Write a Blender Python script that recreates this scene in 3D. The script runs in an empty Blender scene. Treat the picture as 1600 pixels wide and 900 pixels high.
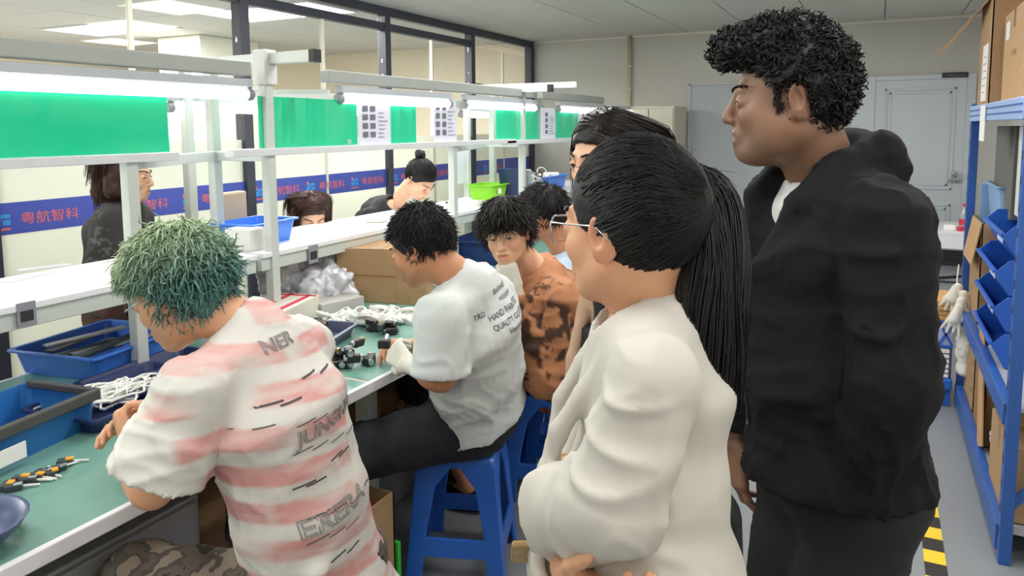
import bpy, math, random
import numpy as np
from mathutils import Vector, Matrix
from mathutils.bvhtree import BVHTree
random.seed(7); RNG = np.random.default_rng(11)
SC = bpy.context.scene
COL = SC.collection
PI = math.pi

# ------------------------------------------------------------------ camera
EYE = np.array([0.0, 0.0, 1.57]); FPX = 1150.0          # eye height, focal length in pixels of the 1600x900 frame
def _basis():
    d = np.array([575.0, -120.0, FPX]); d /= np.linalg.norm(d)      # direction of the bench rows (+Y of the room)
    u0 = np.array([math.sin(-0.006), -math.cos(-0.006), 0.0]); z = np.array([0, 0, 1.0])
    u = u0 - (u0 @ d) / d[2] * z; u /= np.linalg.norm(u)
    x = np.cross(d, u)
    if x[0] < 0: x = -x
    return np.array([x, d, u])
RM = _basis()
cam_d = bpy.data.cameras.new('camera'); cam_d.sensor_width = 36.0; cam_d.lens = 36.0 * FPX / 1600.0
cam_d.shift_y = (315.0 - 450.0) / 1600.0; cam_d.clip_start = 0.05; cam_d.clip_end = 60
cam = bpy.data.objects.new('camera', cam_d); COL.objects.link(cam)
_m = RM @ np.diag([1.0, -1.0, -1.0])
_M = Matrix([list(r) for r in _m]).to_4x4(); _M.translation = Vector(EYE)
cam.matrix_world = _M
SC.camera = cam

# ------------------------------------------------------------------ world, exposure
W = bpy.data.worlds.new('world'); SC.world = W; W.use_nodes = True
W.node_tree.nodes['Background'].inputs[0].default_value = (0.85, 0.9, 1.0, 1)
W.node_tree.nodes['Background'].inputs[1].default_value = 0.6
SC.view_settings.view_transform = 'Standard'; SC.view_settings.look = 'None'
SC.view_settings.exposure = 0.0; SC.view_settings.gamma = 1.0; SC.view_settings.use_curve_mapping = False
SC.cycles.max_bounces = 7; SC.cycles.diffuse_bounces = 4; SC.cycles.glossy_bounces = 3
SC.cycles.transparent_max_bounces = 12; SC.cycles.caustics_reflective = False; SC.cycles.caustics_refractive = False
SC.cycles.use_denoising = True

ROOM_PANEL_W = 15.0          # watts of one ceiling panel in this room
NEXT_PANEL_W = 66.0          # watts of one ceiling panel in the next room
TUBE_E = 6.0                 # emission of the fluorescent tubes

# ------------------------------------------------------------------ measuring helpers (frame pixel -> room point)
def ray(px, py): return RM @ np.array([px - 800.0, py - 315.0, FPX])
def onz(px, py, z):
    r = ray(px, py); return EYE + r * ((z - EYE[2]) / r[2])
def onx(px, py, X):
    r = ray(px, py); return EYE + r * (X / r[0])
def ony(px, py, Y):
    r = ray(px, py); return EYE + r * (Y / r[1])
def P(px, py, D): return EYE + ray(px, py) * (D / FPX)
def V(*a): return np.array(a, float)
def nrm(v):
    v = np.asarray(v, float); return v / np.linalg.norm(v)

# ------------------------------------------------------------------ materials
def lin(h):
    if isinstance(h, str):
        c = [int(h[i:i + 2], 16) / 255 for i in (0, 2, 4)]
        return tuple(x / 12.92 if x <= .04045 else ((x + .055) / 1.055) ** 2.4 for x in c)
    return tuple(h)
MATS = {}
def mat(name, col, rough=.5, metal=0.0, bump=0.0, bscale=60.0, var=.08, vscale=6.0, spec=.5, sub=0.0, attr=False,
        emit=0.0, trans=0.0, coat=0.0, stretch=None, sheen=0.0, alpha=1.0):
    if name in MATS: return MATS[name]
    m = bpy.data.materials.new(name); m.use_nodes = True; nt = m.node_tree; N = nt.nodes; L = nt.links
    b = N['Principled BSDF']; c = lin(col)
    b.inputs['Roughness'].default_value = rough; b.inputs['Metallic'].default_value = metal
    b.inputs['Specular IOR Level'].default_value = spec
    b.inputs['Coat Weight'].default_value = coat
    b.inputs['Sheen Weight'].default_value = sheen
    b.inputs['Transmission Weight'].default_value = trans
    b.inputs['Alpha'].default_value = alpha
    if sub:
        b.inputs['Subsurface Weight'].default_value = sub; b.inputs['Subsurface Radius'].default_value = (.012, .005, .003)
        b.inputs['Subsurface Scale'].default_value = 1.0
    tc = N.new('ShaderNodeTexCoord'); src = tc.outputs['Object']
    if stretch:
        mp = N.new('ShaderNodeMapping'); mp.inputs['Scale'].default_value = stretch; L.new(src, mp.inputs['Vector']); src = mp.outputs['Vector']
    nz = N.new('ShaderNodeTexNoise'); nz.inputs['Scale'].default_value = vscale; nz.inputs['Detail'].default_value = 4; L.new(src, nz.inputs['Vector'])
    mx = N.new('ShaderNodeMix'); mx.data_type = 'RGBA'
    mx.inputs[6].default_value = (*[x * (1 - var) for x in c], 1); mx.inputs[7].default_value = (*[min(1, x * (1 + var)) for x in c], 1)
    L.new(nz.outputs['Fac'], mx.inputs[0]); out = mx.outputs[2]
    if attr:
        at = N.new('ShaderNodeAttribute'); at.attribute_name = 'Tint'
        mu = N.new('ShaderNodeMix'); mu.data_type = 'RGBA'; mu.blend_type = 'MULTIPLY'; mu.inputs[0].default_value = 1
        L.new(out, mu.inputs[6]); L.new(at.outputs['Color'], mu.inputs[7]); out = mu.outputs[2]
    L.new(out, b.inputs['Base Color'])
    if emit:
        b.inputs['Emission Color'].default_value = (*c, 1); b.inputs['Emission Strength'].default_value = emit
    if bump:
        n2 = N.new('ShaderNodeTexNoise'); n2.inputs['Scale'].default_value = bscale; n2.inputs['Detail'].default_value = 3; L.new(src, n2.inputs['Vector'])
        bp = N.new('ShaderNodeBump'); bp.inputs['Strength'].default_value = bump; bp.inputs['Distance'].default_value = .01
        L.new(n2.outputs['Fac'], bp.inputs['Height']); L.new(bp.outputs['Normal'], b.inputs['Normal'])
    MATS[name] = m
    return m

# ------------------------------------------------------------------ mesh helpers
def link(o, parent=None, loc0=None):
    COL.objects.link(o)
    if parent is not None:
        o.parent = parent
        base = parent
        t = Vector((0, 0, 0))
        while base is not None:
            t += Vector(base.get('_base', (0, 0, 0))); base = None
        o.matrix_parent_inverse = Matrix.Translation(-t)
    return o
def mesh_obj(name, verts, faces, m, parent=None, smooth=False, tint=None, bevel=0.0, seg=2):
    me = bpy.data.meshes.new(name)
    me.from_pydata([tuple(map(float, v)) for v in verts], [], [tuple(map(int, f)) for f in faces]); me.update()
    return _fin(name, me, m, parent, smooth, tint, bevel, seg)
def quad_obj(name, V_, F_, m, parent=None, smooth=True, tint=None):
    V_ = np.asarray(V_, np.float32); F_ = np.asarray(F_, np.int32); k = F_.shape[1]
    me = bpy.data.meshes.new(name); n = len(F_)
    me.vertices.add(len(V_)); me.vertices.foreach_set('co', V_.ravel())
    me.loops.add(n * k); me.loops.foreach_set('vertex_index', F_.ravel())
    me.polygons.add(n); me.polygons.foreach_set('loop_start', np.arange(0, n * k, k, dtype=np.int32))
    me.polygons.foreach_set('loop_total', np.full(n, k, np.int32))
    me.update(calc_edges=True); me.validate()
    return _fin(name, me, m, parent, smooth, tint, 0, 0)
def _fin(name, me, m, parent, smooth, tint, bevel, seg):
    if tint is not None:
        a = me.color_attributes.new('Tint', 'FLOAT_COLOR', 'POINT')
        t = np.ones((len(me.vertices), 4), np.float32); t[:, :3] = tint; a.data.foreach_set('color', t.ravel())
    ms = m if isinstance(m, (list, tuple)) else [m]
    for x in ms: me.materials.append(x)
    if smooth: me.polygons.foreach_set('use_smooth', [True] * len(me.polygons))
    o = bpy.data.objects.new(name, me); link(o, parent)
    if bevel:
        b = o.modifiers.new('bevel', 'BEVEL'); b.width = bevel; b.segments = seg; b.limit_method = 'ANGLE'; b.angle_limit = .6
    return o
class MB:
    """collects boxes, bars and tubes into one mesh"""
    def __init__(s): s.v = []; s.f = []; s.sm = False
    def add(s, vs, fs):
        n = len(s.v); s.v += [tuple(map(float, v)) for v in vs]; s.f += [tuple(i + n for i in f) for f in fs]; return s
    def box(s, c, size, rz=0.0, M=None):
        hx, hy, hz = [x / 2 for x in size]; vs = []
        for z in (-hz, hz):
            for x, y in ((-hx, -hy), (hx, -hy), (hx, hy), (-hx, hy)):
                p = Vector((x, y, z))
                if M is not None: p = M @ p
                p = Matrix.Rotation(rz, 3, 'Z') @ p
                vs.append(p + Vector(c))
        return s.add(vs, [(3, 2, 1, 0), (4, 5, 6, 7), (0, 1, 5, 4), (1, 2, 6, 5), (2, 3, 7, 6), (3, 0, 4, 7)])
    def ab(s, lo, hi):
        lo = np.array(lo, float); hi = np.array(hi, float); return s.box((lo + hi) / 2, hi - lo)
    def bar(s, a, b, w, h, up=(0, 0, 1)):
        a = np.array(a, float); b = np.array(b, float); d = nrm(b - a); up = np.array(up, float)
        if abs(d @ up) > .97: up = np.array([1.0, 0, 0])
        x = nrm(np.cross(d, up)); y = np.cross(x, d); vs = []
        for p in (a, b):
            for i, j in ((-1, -1), (1, -1), (1, 1), (-1, 1)): vs.append(p + x * i * w / 2 + y * j * h / 2)
        return s.add(vs, [(0, 1, 2, 3), (7, 6, 5, 4), (4, 5, 1, 0), (5, 6, 2, 1), (6, 7, 3, 2), (7, 4, 0, 3)])
    def cyl(s, a, b, r, n=12, r2=None, cap=True):
        a = np.array(a, float); b = np.array(b, float); d = nrm(b - a); r2 = r if r2 is None else r2
        up = np.array([0, 0, 1.0]) if abs(d[2]) < .9 else np.array([1.0, 0, 0])
        x = nrm(np.cross(d, up)); y = np.cross(x, d)
        vs = [p + (x * math.cos(t) + y * math.sin(t)) * q for p, q in ((a, r), (b, r2)) for t in np.arange(n) * 2 * PI / n]
        fs = [(i, (i + 1) % n, n + (i + 1) % n, n + i) for i in range(n)]
        fs = [f[::-1] for f in fs]
        if cap: fs += [tuple(range(n)), tuple(range(2 * n - 1, n - 1, -1))]
        return s.add(vs, fs)
    def tube(s, pts, r, n=6):
        pts = [np.array(p, float) for p in pts]; vs = []; fs = []
        for i, p in enumerate(pts):
            d = nrm(pts[min(i + 1, len(pts) - 1)] - pts[max(i - 1, 0)])
            up = np.array([0, 0, 1.0]) if abs(d[2]) < .9 else np.array([1.0, 0, 0])
            x = nrm(np.cross(d, up)); y = np.cross(x, d)
            for t in np.arange(n) * 2 * PI / n: vs.append(p + (x * math.cos(t) + y * math.sin(t)) * r)
        for i in range(len(pts) - 1):
            for k in range(n): fs.append((i * n + k, (i + 1) * n + k, (i + 1) * n + (k + 1) % n, i * n + (k + 1) % n))
        fs += [tuple(range(n - 1, -1, -1)), tuple(range((len(pts) - 1) * n, len(pts) * n))]
        return s.add(vs, fs)
    def tor(s, c, R, r, n=16, k=8, M=None):
        vs = []; fs = []
        for i in range(n):
            for j in range(k):
                a = i * 2 * PI / n; b = j * 2 * PI / k
                p = Vector(((R + r * math.cos(b)) * math.cos(a), (R + r * math.cos(b)) * math.sin(a), r * math.sin(b)))
                if M is not None: p = M @ p
                vs.append(p + Vector(c))
                fs.append((i * k + j, ((i + 1) % n) * k + j, ((i + 1) % n) * k + (j + 1) % k, i * k + (j + 1) % k))
        return s.add(vs, fs)
    def lathe(s, c, prof, n=16):
        vs = []; fs = []
        for r, z in prof:
            for k in range(n): vs.append((c[0] + r * math.cos(2 * PI * k / n), c[1] + r * math.sin(2 * PI * k / n), c[2] + z))
        for i in range(len(prof) - 1):
            for k in range(n): fs.append((i * n + k, i * n + (k + 1) % n, (i + 1) * n + (k + 1) % n, (i + 1) * n + k))
        fs += [tuple(range(n - 1, -1, -1)), tuple(range((len(prof) - 1) * n, len(prof) * n))]
        return s.add(vs, fs)
    def tray(s, c, L, Wd, H, t=.004, flare=.02, rz=0.0, lip=.01, floor=.004):
        """open tub: flared outer wall, lip, inner wall, floor"""
        R = Matrix.Rotation(rz, 3, 'Z')
        def ring(hx, hy, z, cr=.02):
            out = []
            for sx, sy, a0 in ((1, 1, 0), (-1, 1, 1), (-1, -1, 2), (1, -1, 3)):
                for q in range(3):
                    a = (a0 + q / 2) * PI / 2
                    out.append(R @ Vector((sx * (hx - cr) + cr * math.cos(a), sy * (hy - cr) + cr * math.sin(a), z)) + Vector(c))
            return out
        a, b = L / 2, Wd / 2
        rings = [ring(a - flare, b - flare, 0), ring(a - t, b - t, H - .008), ring(a + lip, b + lip, H - .008), ring(a + lip, b + lip, H), ring(a - t, b - t, H), ring(a - flare - t, b - flare - t, floor)]
        vs = [p for r in rings for p in r]; n = 12; fs = []
        for i in range(5):
            for k in range(n): fs.append((i * n + k, i * n + (k + 1) % n, (i + 1) * n + (k + 1) % n, (i + 1) * n + k))
        fs += [tuple(range(n - 1, -1, -1)), tuple(range(5 * n, 6 * n))]
        return s.add(vs, fs)
    def build(s, name, m, parent=None, smooth=False, bevel=0.0, seg=2, tint=None):
        return mesh_obj(name, s.v, s.f, m, parent, smooth, tint, bevel, seg)

def tag(o, label=None, cat=None, group=None, kind=None):
    if label: o['label'] = label
    if cat: o['category'] = cat
    if group: o['group'] = group
    if kind: o['kind'] = kind
    return o
def thing(name, label, cat, loc=(0, 0, 0), group=None):
    o = bpy.data.objects.new(name, None); COL.objects.link(o); o.location = tuple(map(float, loc)); o.empty_display_size = .05
    o['_base'] = [float(x) for x in loc]
    return tag(o, label, cat, group)
def dup(root, loc, label=None, group=None, rz=0.0):
    r = root.copy(); COL.objects.link(r); r.location = tuple(map(float, loc)); r.rotation_euler = (0, 0, rz)
    if label: r['label'] = label
    if group: r['group'] = group
    for ch in list(root.children):
        c = ch.copy(); COL.objects.link(c); c.parent = r
        for g in ch.children:
            d = g.copy(); COL.objects.link(d); d.parent = c
    return r
def struct(o): o['kind'] = 'structure'; return o

# ------------------------------------------------------------------ noise on points
def noise3(p, seed=0):
    p = np.asarray(p, np.float64); i = np.floor(p).astype(np.int64); f = p - i; f = f * f * (3 - 2 * f)
    def h(a, b, c):
        n = (a * 374761393 + b * 668265263 + c * 2147483647 + seed * 1274126177) & 0xffffffff
        n = ((n ^ (n >> 13)) * 1274126177) & 0xffffffff
        return ((n ^ (n >> 16)) & 0xffff) / 65535.0
    x, y, z = i[..., 0], i[..., 1], i[..., 2]; u, v, w = f[..., 0], f[..., 1], f[..., 2]
    def L(a, b, t): return a + (b - a) * t
    return L(L(L(h(x, y, z), h(x + 1, y, z), u), L(h(x, y + 1, z), h(x + 1, y + 1, z), u), v),
             L(L(h(x, y, z + 1), h(x + 1, y, z + 1), u), L(h(x, y + 1, z + 1), h(x + 1, y + 1, z + 1), u), v), w) * 2 - 1
def fbm(p, seed=0, o=3):
    s = 0; a = 1.0; p = np.asarray(p, float)
    for k in range(o): s = s + a * noise3(p * 2 ** k, seed + k); a *= .5
    return s

# ------------------------------------------------------------------ signed-distance sculpting: smooth unions meshed by surface nets
class SDF:
    def __init__(s, lo, hi, h):
        s.lo = np.array(lo, float); s.h = h; s.n = np.maximum(4, np.ceil((np.array(hi) - s.lo) / h).astype(int) + 1)
        s.D = np.full(s.n, 1e3, np.float32); s.ax = [(s.lo[i] + np.arange(s.n[i]) * h).astype(np.float32) for i in range(3)]
    def win(s, lo, hi):
        a = np.clip(np.floor((np.array(lo) - s.lo) / s.h).astype(int), 0, s.n); b = np.clip(np.ceil((np.array(hi) - s.lo) / s.h).astype(int) + 1, 0, s.n)
        if (b <= a).any(): return None, None
        sl = tuple(slice(a[i], b[i]) for i in range(3))
        return sl, np.stack(np.meshgrid(*[s.ax[i][sl[i]] for i in range(3)], indexing='ij'), -1)
    def op(s, fn, lo, hi, k=.01, sub=False):
        m = k + 3 * s.h; sl, Q = s.win(np.array(lo) - m, np.array(hi) + m)
        if sl is None: return s
        d = fn(Q).astype(np.float32); D = s.D[sl]
        if sub:
            hh = np.maximum(k - np.abs(-D - d), 0) / k; s.D[sl] = -(np.minimum(-D, d) - hh * hh * k * .25)
        else:
            hh = np.maximum(k - np.abs(D - d), 0) / k; s.D[sl] = np.minimum(D, d) - hh * hh * k * .25
        return s
    def cap(s, a, b, ra, rb=None, k=.015, sub=False):
        a = np.array(a, float); b = np.array(b, float); rb = ra if rb is None else rb; r = max(ra, rb); ab = b - a; L = max(ab @ ab, 1e-9)
        def fn(Q):
            q = Q - a; t = np.clip(q @ ab / L, 0, 1); return np.linalg.norm(q - t[..., None] * ab, axis=-1) - (ra + (rb - ra) * t)
        return s.op(fn, np.minimum(a, b) - r, np.maximum(a, b) + r, k, sub)
    def chain(s, pts, rs, k=.015, sub=False):
        for i in range(len(pts) - 1): s.cap(pts[i], pts[i + 1], rs[i], rs[i + 1], k, sub)
        return s
    def ell(s, c, r, A=np.eye(3), k=.015, sub=False):
        """ellipsoid, rows of A are its axes"""
        c = np.array(c, float); r = np.array(r, float); R = max(r)
        def fn(Q):
            q = (Q - c) @ np.asarray(A).T; k0 = np.linalg.norm(q / r, axis=-1); k1 = np.linalg.norm(q / (r * r), axis=-1) + 1e-9
            return k0 * (k0 - 1) / k1
        return s.op(fn, c - R, c + R, k, sub)
    def loft(s, secs, side, k=.03, sub=False):
        """chain of elliptical sections: (centre, half width, half depth)"""
        side = nrm(side)
        for (a, sa, fa), (b, sb, fb) in zip(secs[:-1], secs[1:]):
            a = np.array(a, float); b = np.array(b, float); ab = b - a; L = np.linalg.norm(ab); ax = ab / L
            sd = nrm(side - ax * (side @ ax)); fr = np.cross(sd, ax); R = max(sa, sb, fa, fb)
            def fn(Q):
                q = Q - a; e = q @ ax; t = np.clip(e / L, 0, 1); ee = e - t * L; rs = sa + (sb - sa) * t; rf = fa + (fb - fa) * t; rm = np.minimum(rs, rf)
                x = q @ sd; y = q @ fr
                k0 = np.sqrt((x / rs) ** 2 + (y / rf) ** 2 + (ee / (rm * .6)) ** 2) + 1e-9
                k1 = np.sqrt((x / rs ** 2) ** 2 + (y / rf ** 2) ** 2 + (ee / (rm * .6) ** 2) ** 2) + 1e-9
                return k0 * (k0 - 1) / k1
            s.op(fn, np.minimum(a, b) - R, np.maximum(a, b) + R, k, sub)
        return s
    def plane(s, p, n, lo=None, hi=None, k=.004):
        """keep the side against n"""
        p = np.array(p, float); n = nrm(n); lo = s.lo if lo is None else lo; hi = s.lo + s.n * s.h if hi is None else hi
        sl, Q = s.win(lo, hi)
        if sl is None: return s
        d = ((Q - p) @ n).astype(np.float32); D = s.D[sl]; hh = np.maximum(k - np.abs(D - d), 0) / k; s.D[sl] = np.maximum(D, d) + hh * hh * k * .25
        return s
    def mesh(s, smooth=1):
        D = s.D; D[0] = np.maximum(D[0], .01); D[-1] = np.maximum(D[-1], .01); D[:, 0] = np.maximum(D[:, 0], .01); D[:, -1] = np.maximum(D[:, -1], .01)
        D[:, :, 0] = np.maximum(D[:, :, 0], .01); D[:, :, -1] = np.maximum(D[:, :, -1], .01)
        S = D < 0; c = np.zeros(np.array(D.shape) - 1, np.int8); offs = [(i, j, k) for i in (0, 1) for j in (0, 1) for k in (0, 1)]
        n = D.shape
        for i, j, k in offs: c += S[i:n[0] - 1 + i, j:n[1] - 1 + j, k:n[2] - 1 + k]
        A = np.argwhere((c > 0) & (c < 8)); idx = np.full(c.shape, -1, np.int32); idx[A[:, 0], A[:, 1], A[:, 2]] = np.arange(len(A))
        val = np.stack([D[A[:, 0] + i, A[:, 1] + j, A[:, 2] + k] for i, j, k in offs], 1); pos = np.zeros((len(A), 3)); cnt = np.zeros(len(A))
        O = np.array(offs, float)
        for p in range(8):
            for q in range(p + 1, 8):
                if abs(O[p] - O[q]).sum() != 1: continue
                a = val[:, p]; b = val[:, q]; m = (a < 0) != (b < 0)
                t = np.clip(a[m] / (a[m] - b[m]), .02, .98)[:, None]; pos[m] += O[p] + (O[q] - O[p]) * t; cnt[m] += 1
        Vv = s.lo + (A + pos / cnt[:, None]) * s.h; F = []
        for ax in range(3):
            u, v = (ax + 1) % 3, (ax + 2) % 3
            sl0 = [slice(None)] * 3; sl1 = [slice(None)] * 3; sl0[ax] = slice(0, -1); sl1[ax] = slice(1, None)
            a = S[tuple(sl0)]; b = S[tuple(sl1)]; E = np.argwhere(a != b); E = E[(E[:, u] > 0) & (E[:, v] > 0) & (E[:, u] < n[u] - 1) & (E[:, v] < n[v] - 1)]
            fl = a[E[:, 0], E[:, 1], E[:, 2]]; q = []
            for du, dv in ((-1, -1), (0, -1), (0, 0), (-1, 0)):
                e = E.copy(); e[:, u] += du; e[:, v] += dv; q.append(idx[e[:, 0], e[:, 1], e[:, 2]])
            q = np.stack(q, 1); q[~fl] = q[~fl][:, ::-1]; F.append(q)
        F = np.concatenate(F); F = F[(F >= 0).all(1)]
        for _ in range(smooth): Vv = lap(Vv, F)
        return Vv, F
def lap(Vv, F, w=.5):
    acc = np.zeros_like(Vv); cnt = np.zeros(len(Vv)); k = F.shape[1]
    for i in range(k):
        a, b = F[:, i], F[:, (i + 1) % k]
        for x in range(3): acc[:, x] += np.bincount(a, Vv[b, x], len(Vv)) + np.bincount(b, Vv[a, x], len(Vv))
        cnt += np.bincount(a, minlength=len(Vv)) + np.bincount(b, minlength=len(Vv))
    return Vv * (1 - w) + acc / np.maximum(cnt, 1)[:, None] * w
def vnorm(Vv, F):
    fn = np.cross(Vv[F[:, 2]] - Vv[F[:, 0]], Vv[F[:, 3]] - Vv[F[:, 1]]) if F.shape[1] == 4 else np.cross(Vv[F[:, 1]] - Vv[F[:, 0]], Vv[F[:, 2]] - Vv[F[:, 0]])
    out = np.zeros_like(Vv)
    for i in range(F.shape[1]):
        for x in range(3): out[:, x] += np.bincount(F[:, i], fn[:, x], len(Vv))
    return out / (np.linalg.norm(out, axis=1)[:, None] + 1e-12)
def join(parts):
    vs = []; fs = []; n = 0
    for v, f in parts: vs.append(v); fs.append(f + n); n += len(v)
    return np.concatenate(vs), np.concatenate(fs)
def strands_mesh(Pts, r0, sides=4, tip=.25, seed=1):
    """Pts [N, M, 3] centre lines, r0 [N] radius at the root"""
    N, M, _ = Pts.shape; T = np.gradient(Pts, axis=1); T /= np.linalg.norm(T, axis=2, keepdims=True) + 1e-9
    ref = np.array([.31, .52, .79]); X = np.cross(T, ref); X /= np.linalg.norm(X, axis=2, keepdims=True) + 1e-9; Y = np.cross(T, X)
    t = np.linspace(0, 1, M); prof = np.where(t < .5, 1.0, 1 - (1 - tip) * ((t - .5) / .5) ** 1.5)
    ang = np.arange(sides) * 2 * PI / sides
    R = (np.asarray(r0)[:, None] * prof[None, :])[:, :, None, None]
    V_ = Pts[:, :, None, :] + R * (np.cos(ang)[None, None, :, None] * X[:, :, None, :] + np.sin(ang)[None, None, :, None] * Y[:, :, None, :])
    idx = np.arange(N * M * sides).reshape(N, M, sides); a = idx[:, :-1]; b = idx[:, 1:]
    F = np.stack([a, np.roll(a, -1, 2), np.roll(b, -1, 2), b], -1).reshape(-1, 4)
    return V_.reshape(-1, 3), F
# ================================================================== MATERIALS
M_wall = mat('wall_paint', 'c9c8c4', .85, bump=.05, bscale=120, var=.03, vscale=1.5)
M_wallw = mat('wall_white', 'e2dfd6', .85, bump=.05, bscale=120, var=.03, vscale=1.5)
M_next = mat('wall_cream', 'efe4d0', .85, var=.03)
M_tile = mat('ceiling_tile', 'cfcdc9', .9, bump=.25, bscale=160, var=.04, vscale=20)
M_grid = mat('ceiling_grid', '9a9894', .6, var=.02)
M_floor = mat('epoxy_floor', '84888c', .38, bump=.03, bscale=20, var=.07, vscale=2.2, spec=.4)
M_frame = mat('dark_metal_frame', '3d3f4c', .45, var=.04)
M_post = mat('painted_aluminium', 'ccd2ce', .38, metal=.15, var=.03)
M_white = mat('white_laminate', 'e9e9ee', .3, var=.02)
M_wpanel = mat('grey_panel', 'b3b9c0', .45, var=.02, vscale=1.2)
M_door = mat('door_paint', 'c6ced6', .4, var=.02)
M_steel = mat('brushed_steel', 'b9bcc0', .3, metal=1.0, var=.04)
M_black = mat('black_plastic', '1d1d20', .45, var=.1)
M_band = mat('blue_film', '4a58b0', .35, var=.05, vscale=2)
M_orange = mat('orange_print', 'e8756a', .5, var=.03)
M_sky = mat('light_blue_print', '3f95dd', .5, var=.03)
M_greenb = mat('green_sheet', '1ccb98', .16, var=.03, vscale=1.5, coat=.6)
M_paper = mat('white_paper', 'dfe0ee', .5, var=.02, coat=.3)
M_ink = mat('grey_print', '6f7080', .6, var=.1)
M_inkk = mat('black_print', '2b2b30', .6, var=.1)
M_mat = mat('green_mat', '729f93', .2, var=.10, vscale=3, spec=.6)
M_under = mat('table_board', 'b9b6ae', .6)
M_blue = mat('blue_plastic', '2a62c4', .32, var=.05, bump=.04, bscale=90)
M_stool = mat('blue_stool_plastic', '2f68c8', .3, var=.05, bump=.03, bscale=90)
M_navy = mat('navy_plastic', '27325e', .38, var=.06)
M_lblue = mat('light_blue_plastic', '2a6fb5', .4, var=.06)
M_rack = mat('rack_blue', '2f5ca8', .4, var=.08, vscale=4)
M_rackl = mat('rack_beam_blue', '9db6e2', .4, var=.06, vscale=4)
M_card = mat('cardboard', 'ab8a66', .8, bump=.08, bscale=40, var=.09, vscale=5, stretch=(1, 1, 6))
M_cardd = mat('cardboard_dark', '95704c', .8, bump=.08, bscale=40, var=.1, vscale=5)
M_tape = mat('packing_tape', 'a88460', .2, var=.08, coat=.4)
M_label = mat('label_white', 'f1f1f1', .5, var=.01)
M_yellow = mat('yellow_tape', 'e6c62c', .5, var=.06)
M_blk = mat('black_tape', '26231f', .5, var=.1)
M_tube = mat('tube_glow', 'ffffff', .4, emit=TUBE_E, var=0)
M_panel = mat('panel_glow', 'ffffff', .4, emit=5.0, var=0)
M_lime = mat('lime_plastic', '86cf2c', .4, var=.06)
M_bag = mat('plastic_bag', 'c9cbd2', .15, var=.12, vscale=14, coat=.5, bump=.3, bscale=30)
M_foil = mat('silver_bag', 'd6d7de', .25, metal=.1, var=.15, vscale=12, bump=.4, bscale=26)
M_cable = mat('white_cable', 'e4e4e0', .4, var=.03)
M_darkpart = mat('charcoal_part', '3b4448', .45, var=.12, vscale=12)
M_glove = mat('cotton_glove', 'd9d6cc', .9, bump=.2, bscale=260, var=.06)
M_red = mat('red_print', 'd83b4e', .5)
M_goldm = mat('copper_part', 'c68a3c', .35, metal=.7)
M_yel = mat('yellow_part', 'e2a63a', .4)
M_cab = mat('beige_steel', 'c9c4b4', .5, var=.03)

def facing(nt, base, gain):
    N = nt.nodes; L = nt.links; w = N.new('ShaderNodeLayerWeight'); w.inputs['Blend'].default_value = .5
    p = N.new('ShaderNodeMath'); p.operation = 'POWER'; p.inputs[1].default_value = 5; L.new(w.outputs['Facing'], p.inputs[0])
    m = N.new('ShaderNodeMath'); m.operation = 'MULTIPLY_ADD'; m.inputs[1].default_value = gain; m.inputs[2].default_value = base; L.new(p.outputs[0], m.inputs[0]); return m.outputs[0]
def glass_mat():
    m = bpy.data.materials.new('clear_glass'); m.use_nodes = True; nt = m.node_tree; nt.nodes.clear(); N = nt.nodes; L = nt.links
    o = N.new('ShaderNodeOutputMaterial'); a = N.new('ShaderNodeBsdfTransparent'); a.inputs[0].default_value = (.96, .98, .97, 1)
    g = N.new('ShaderNodeBsdfGlossy'); g.inputs['Roughness'].default_value = .02
    mx = N.new('ShaderNodeMixShader'); L.new(facing(nt, .03, .55), mx.inputs[0]); L.new(a.outputs[0], mx.inputs[1]); L.new(g.outputs[0], mx.inputs[2]); L.new(mx.outputs[0], o.inputs[0]); return m
def frost_mat():
    m = bpy.data.materials.new('frosted_film'); m.use_nodes = True; nt = m.node_tree; nt.nodes.clear(); N = nt.nodes; L = nt.links
    o = N.new('ShaderNodeOutputMaterial'); a = N.new('ShaderNodeBsdfTranslucent'); a.inputs[0].default_value = (.93, .92, .84, 1)
    d = N.new('ShaderNodeBsdfDiffuse'); d.inputs[0].default_value = (.74, .80, .75, 1); mx = N.new('ShaderNodeMixShader'); mx.inputs[0].default_value = .52
    g = N.new('ShaderNodeBsdfGlossy'); g.inputs['Roughness'].default_value = .12; m2 = N.new('ShaderNodeMixShader')
    L.new(a.outputs[0], mx.inputs[1]); L.new(d.outputs[0], mx.inputs[2]); L.new(facing(nt, .03, .5), m2.inputs[0]); L.new(mx.outputs[0], m2.inputs[1]); L.new(g.outputs[0], m2.inputs[2])
    L.new(m2.outputs[0], o.inputs[0]); return m
M_glass = glass_mat(); M_frost = frost_mat()

def text_obj(name, body, size, origin, right, up, m, parent=None, align='LEFT', extrude=0.0, sx=1.0, outline=0.0):
    c = bpy.data.curves.new(name, 'FONT'); c.body = body; c.size = size; c.align_x = align; c.extrude = extrude
    if outline: c.fill_mode = 'NONE'; c.bevel_depth = outline
    c.resolution_u = 3
    tmp = bpy.data.objects.new(name, c); COL.objects.link(tmp)
    me = bpy.data.meshes.new_from_object(tmp.evaluated_get(bpy.context.evaluated_depsgraph_get()))
    bpy.data.objects.remove(tmp); bpy.data.curves.remove(c)
    r = Vector(nrm(right)); u = Vector(nrm(up)); n = r.cross(u)
    M4 = Matrix((r * sx, u, n)).transposed().to_4x4(); M4.translation = Vector(origin); me.transform(M4)
    me.materials.clear(); me.materials.append(m); me.name = name
    o = bpy.data.objects.new(name, me); link(o, parent); return o

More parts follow.
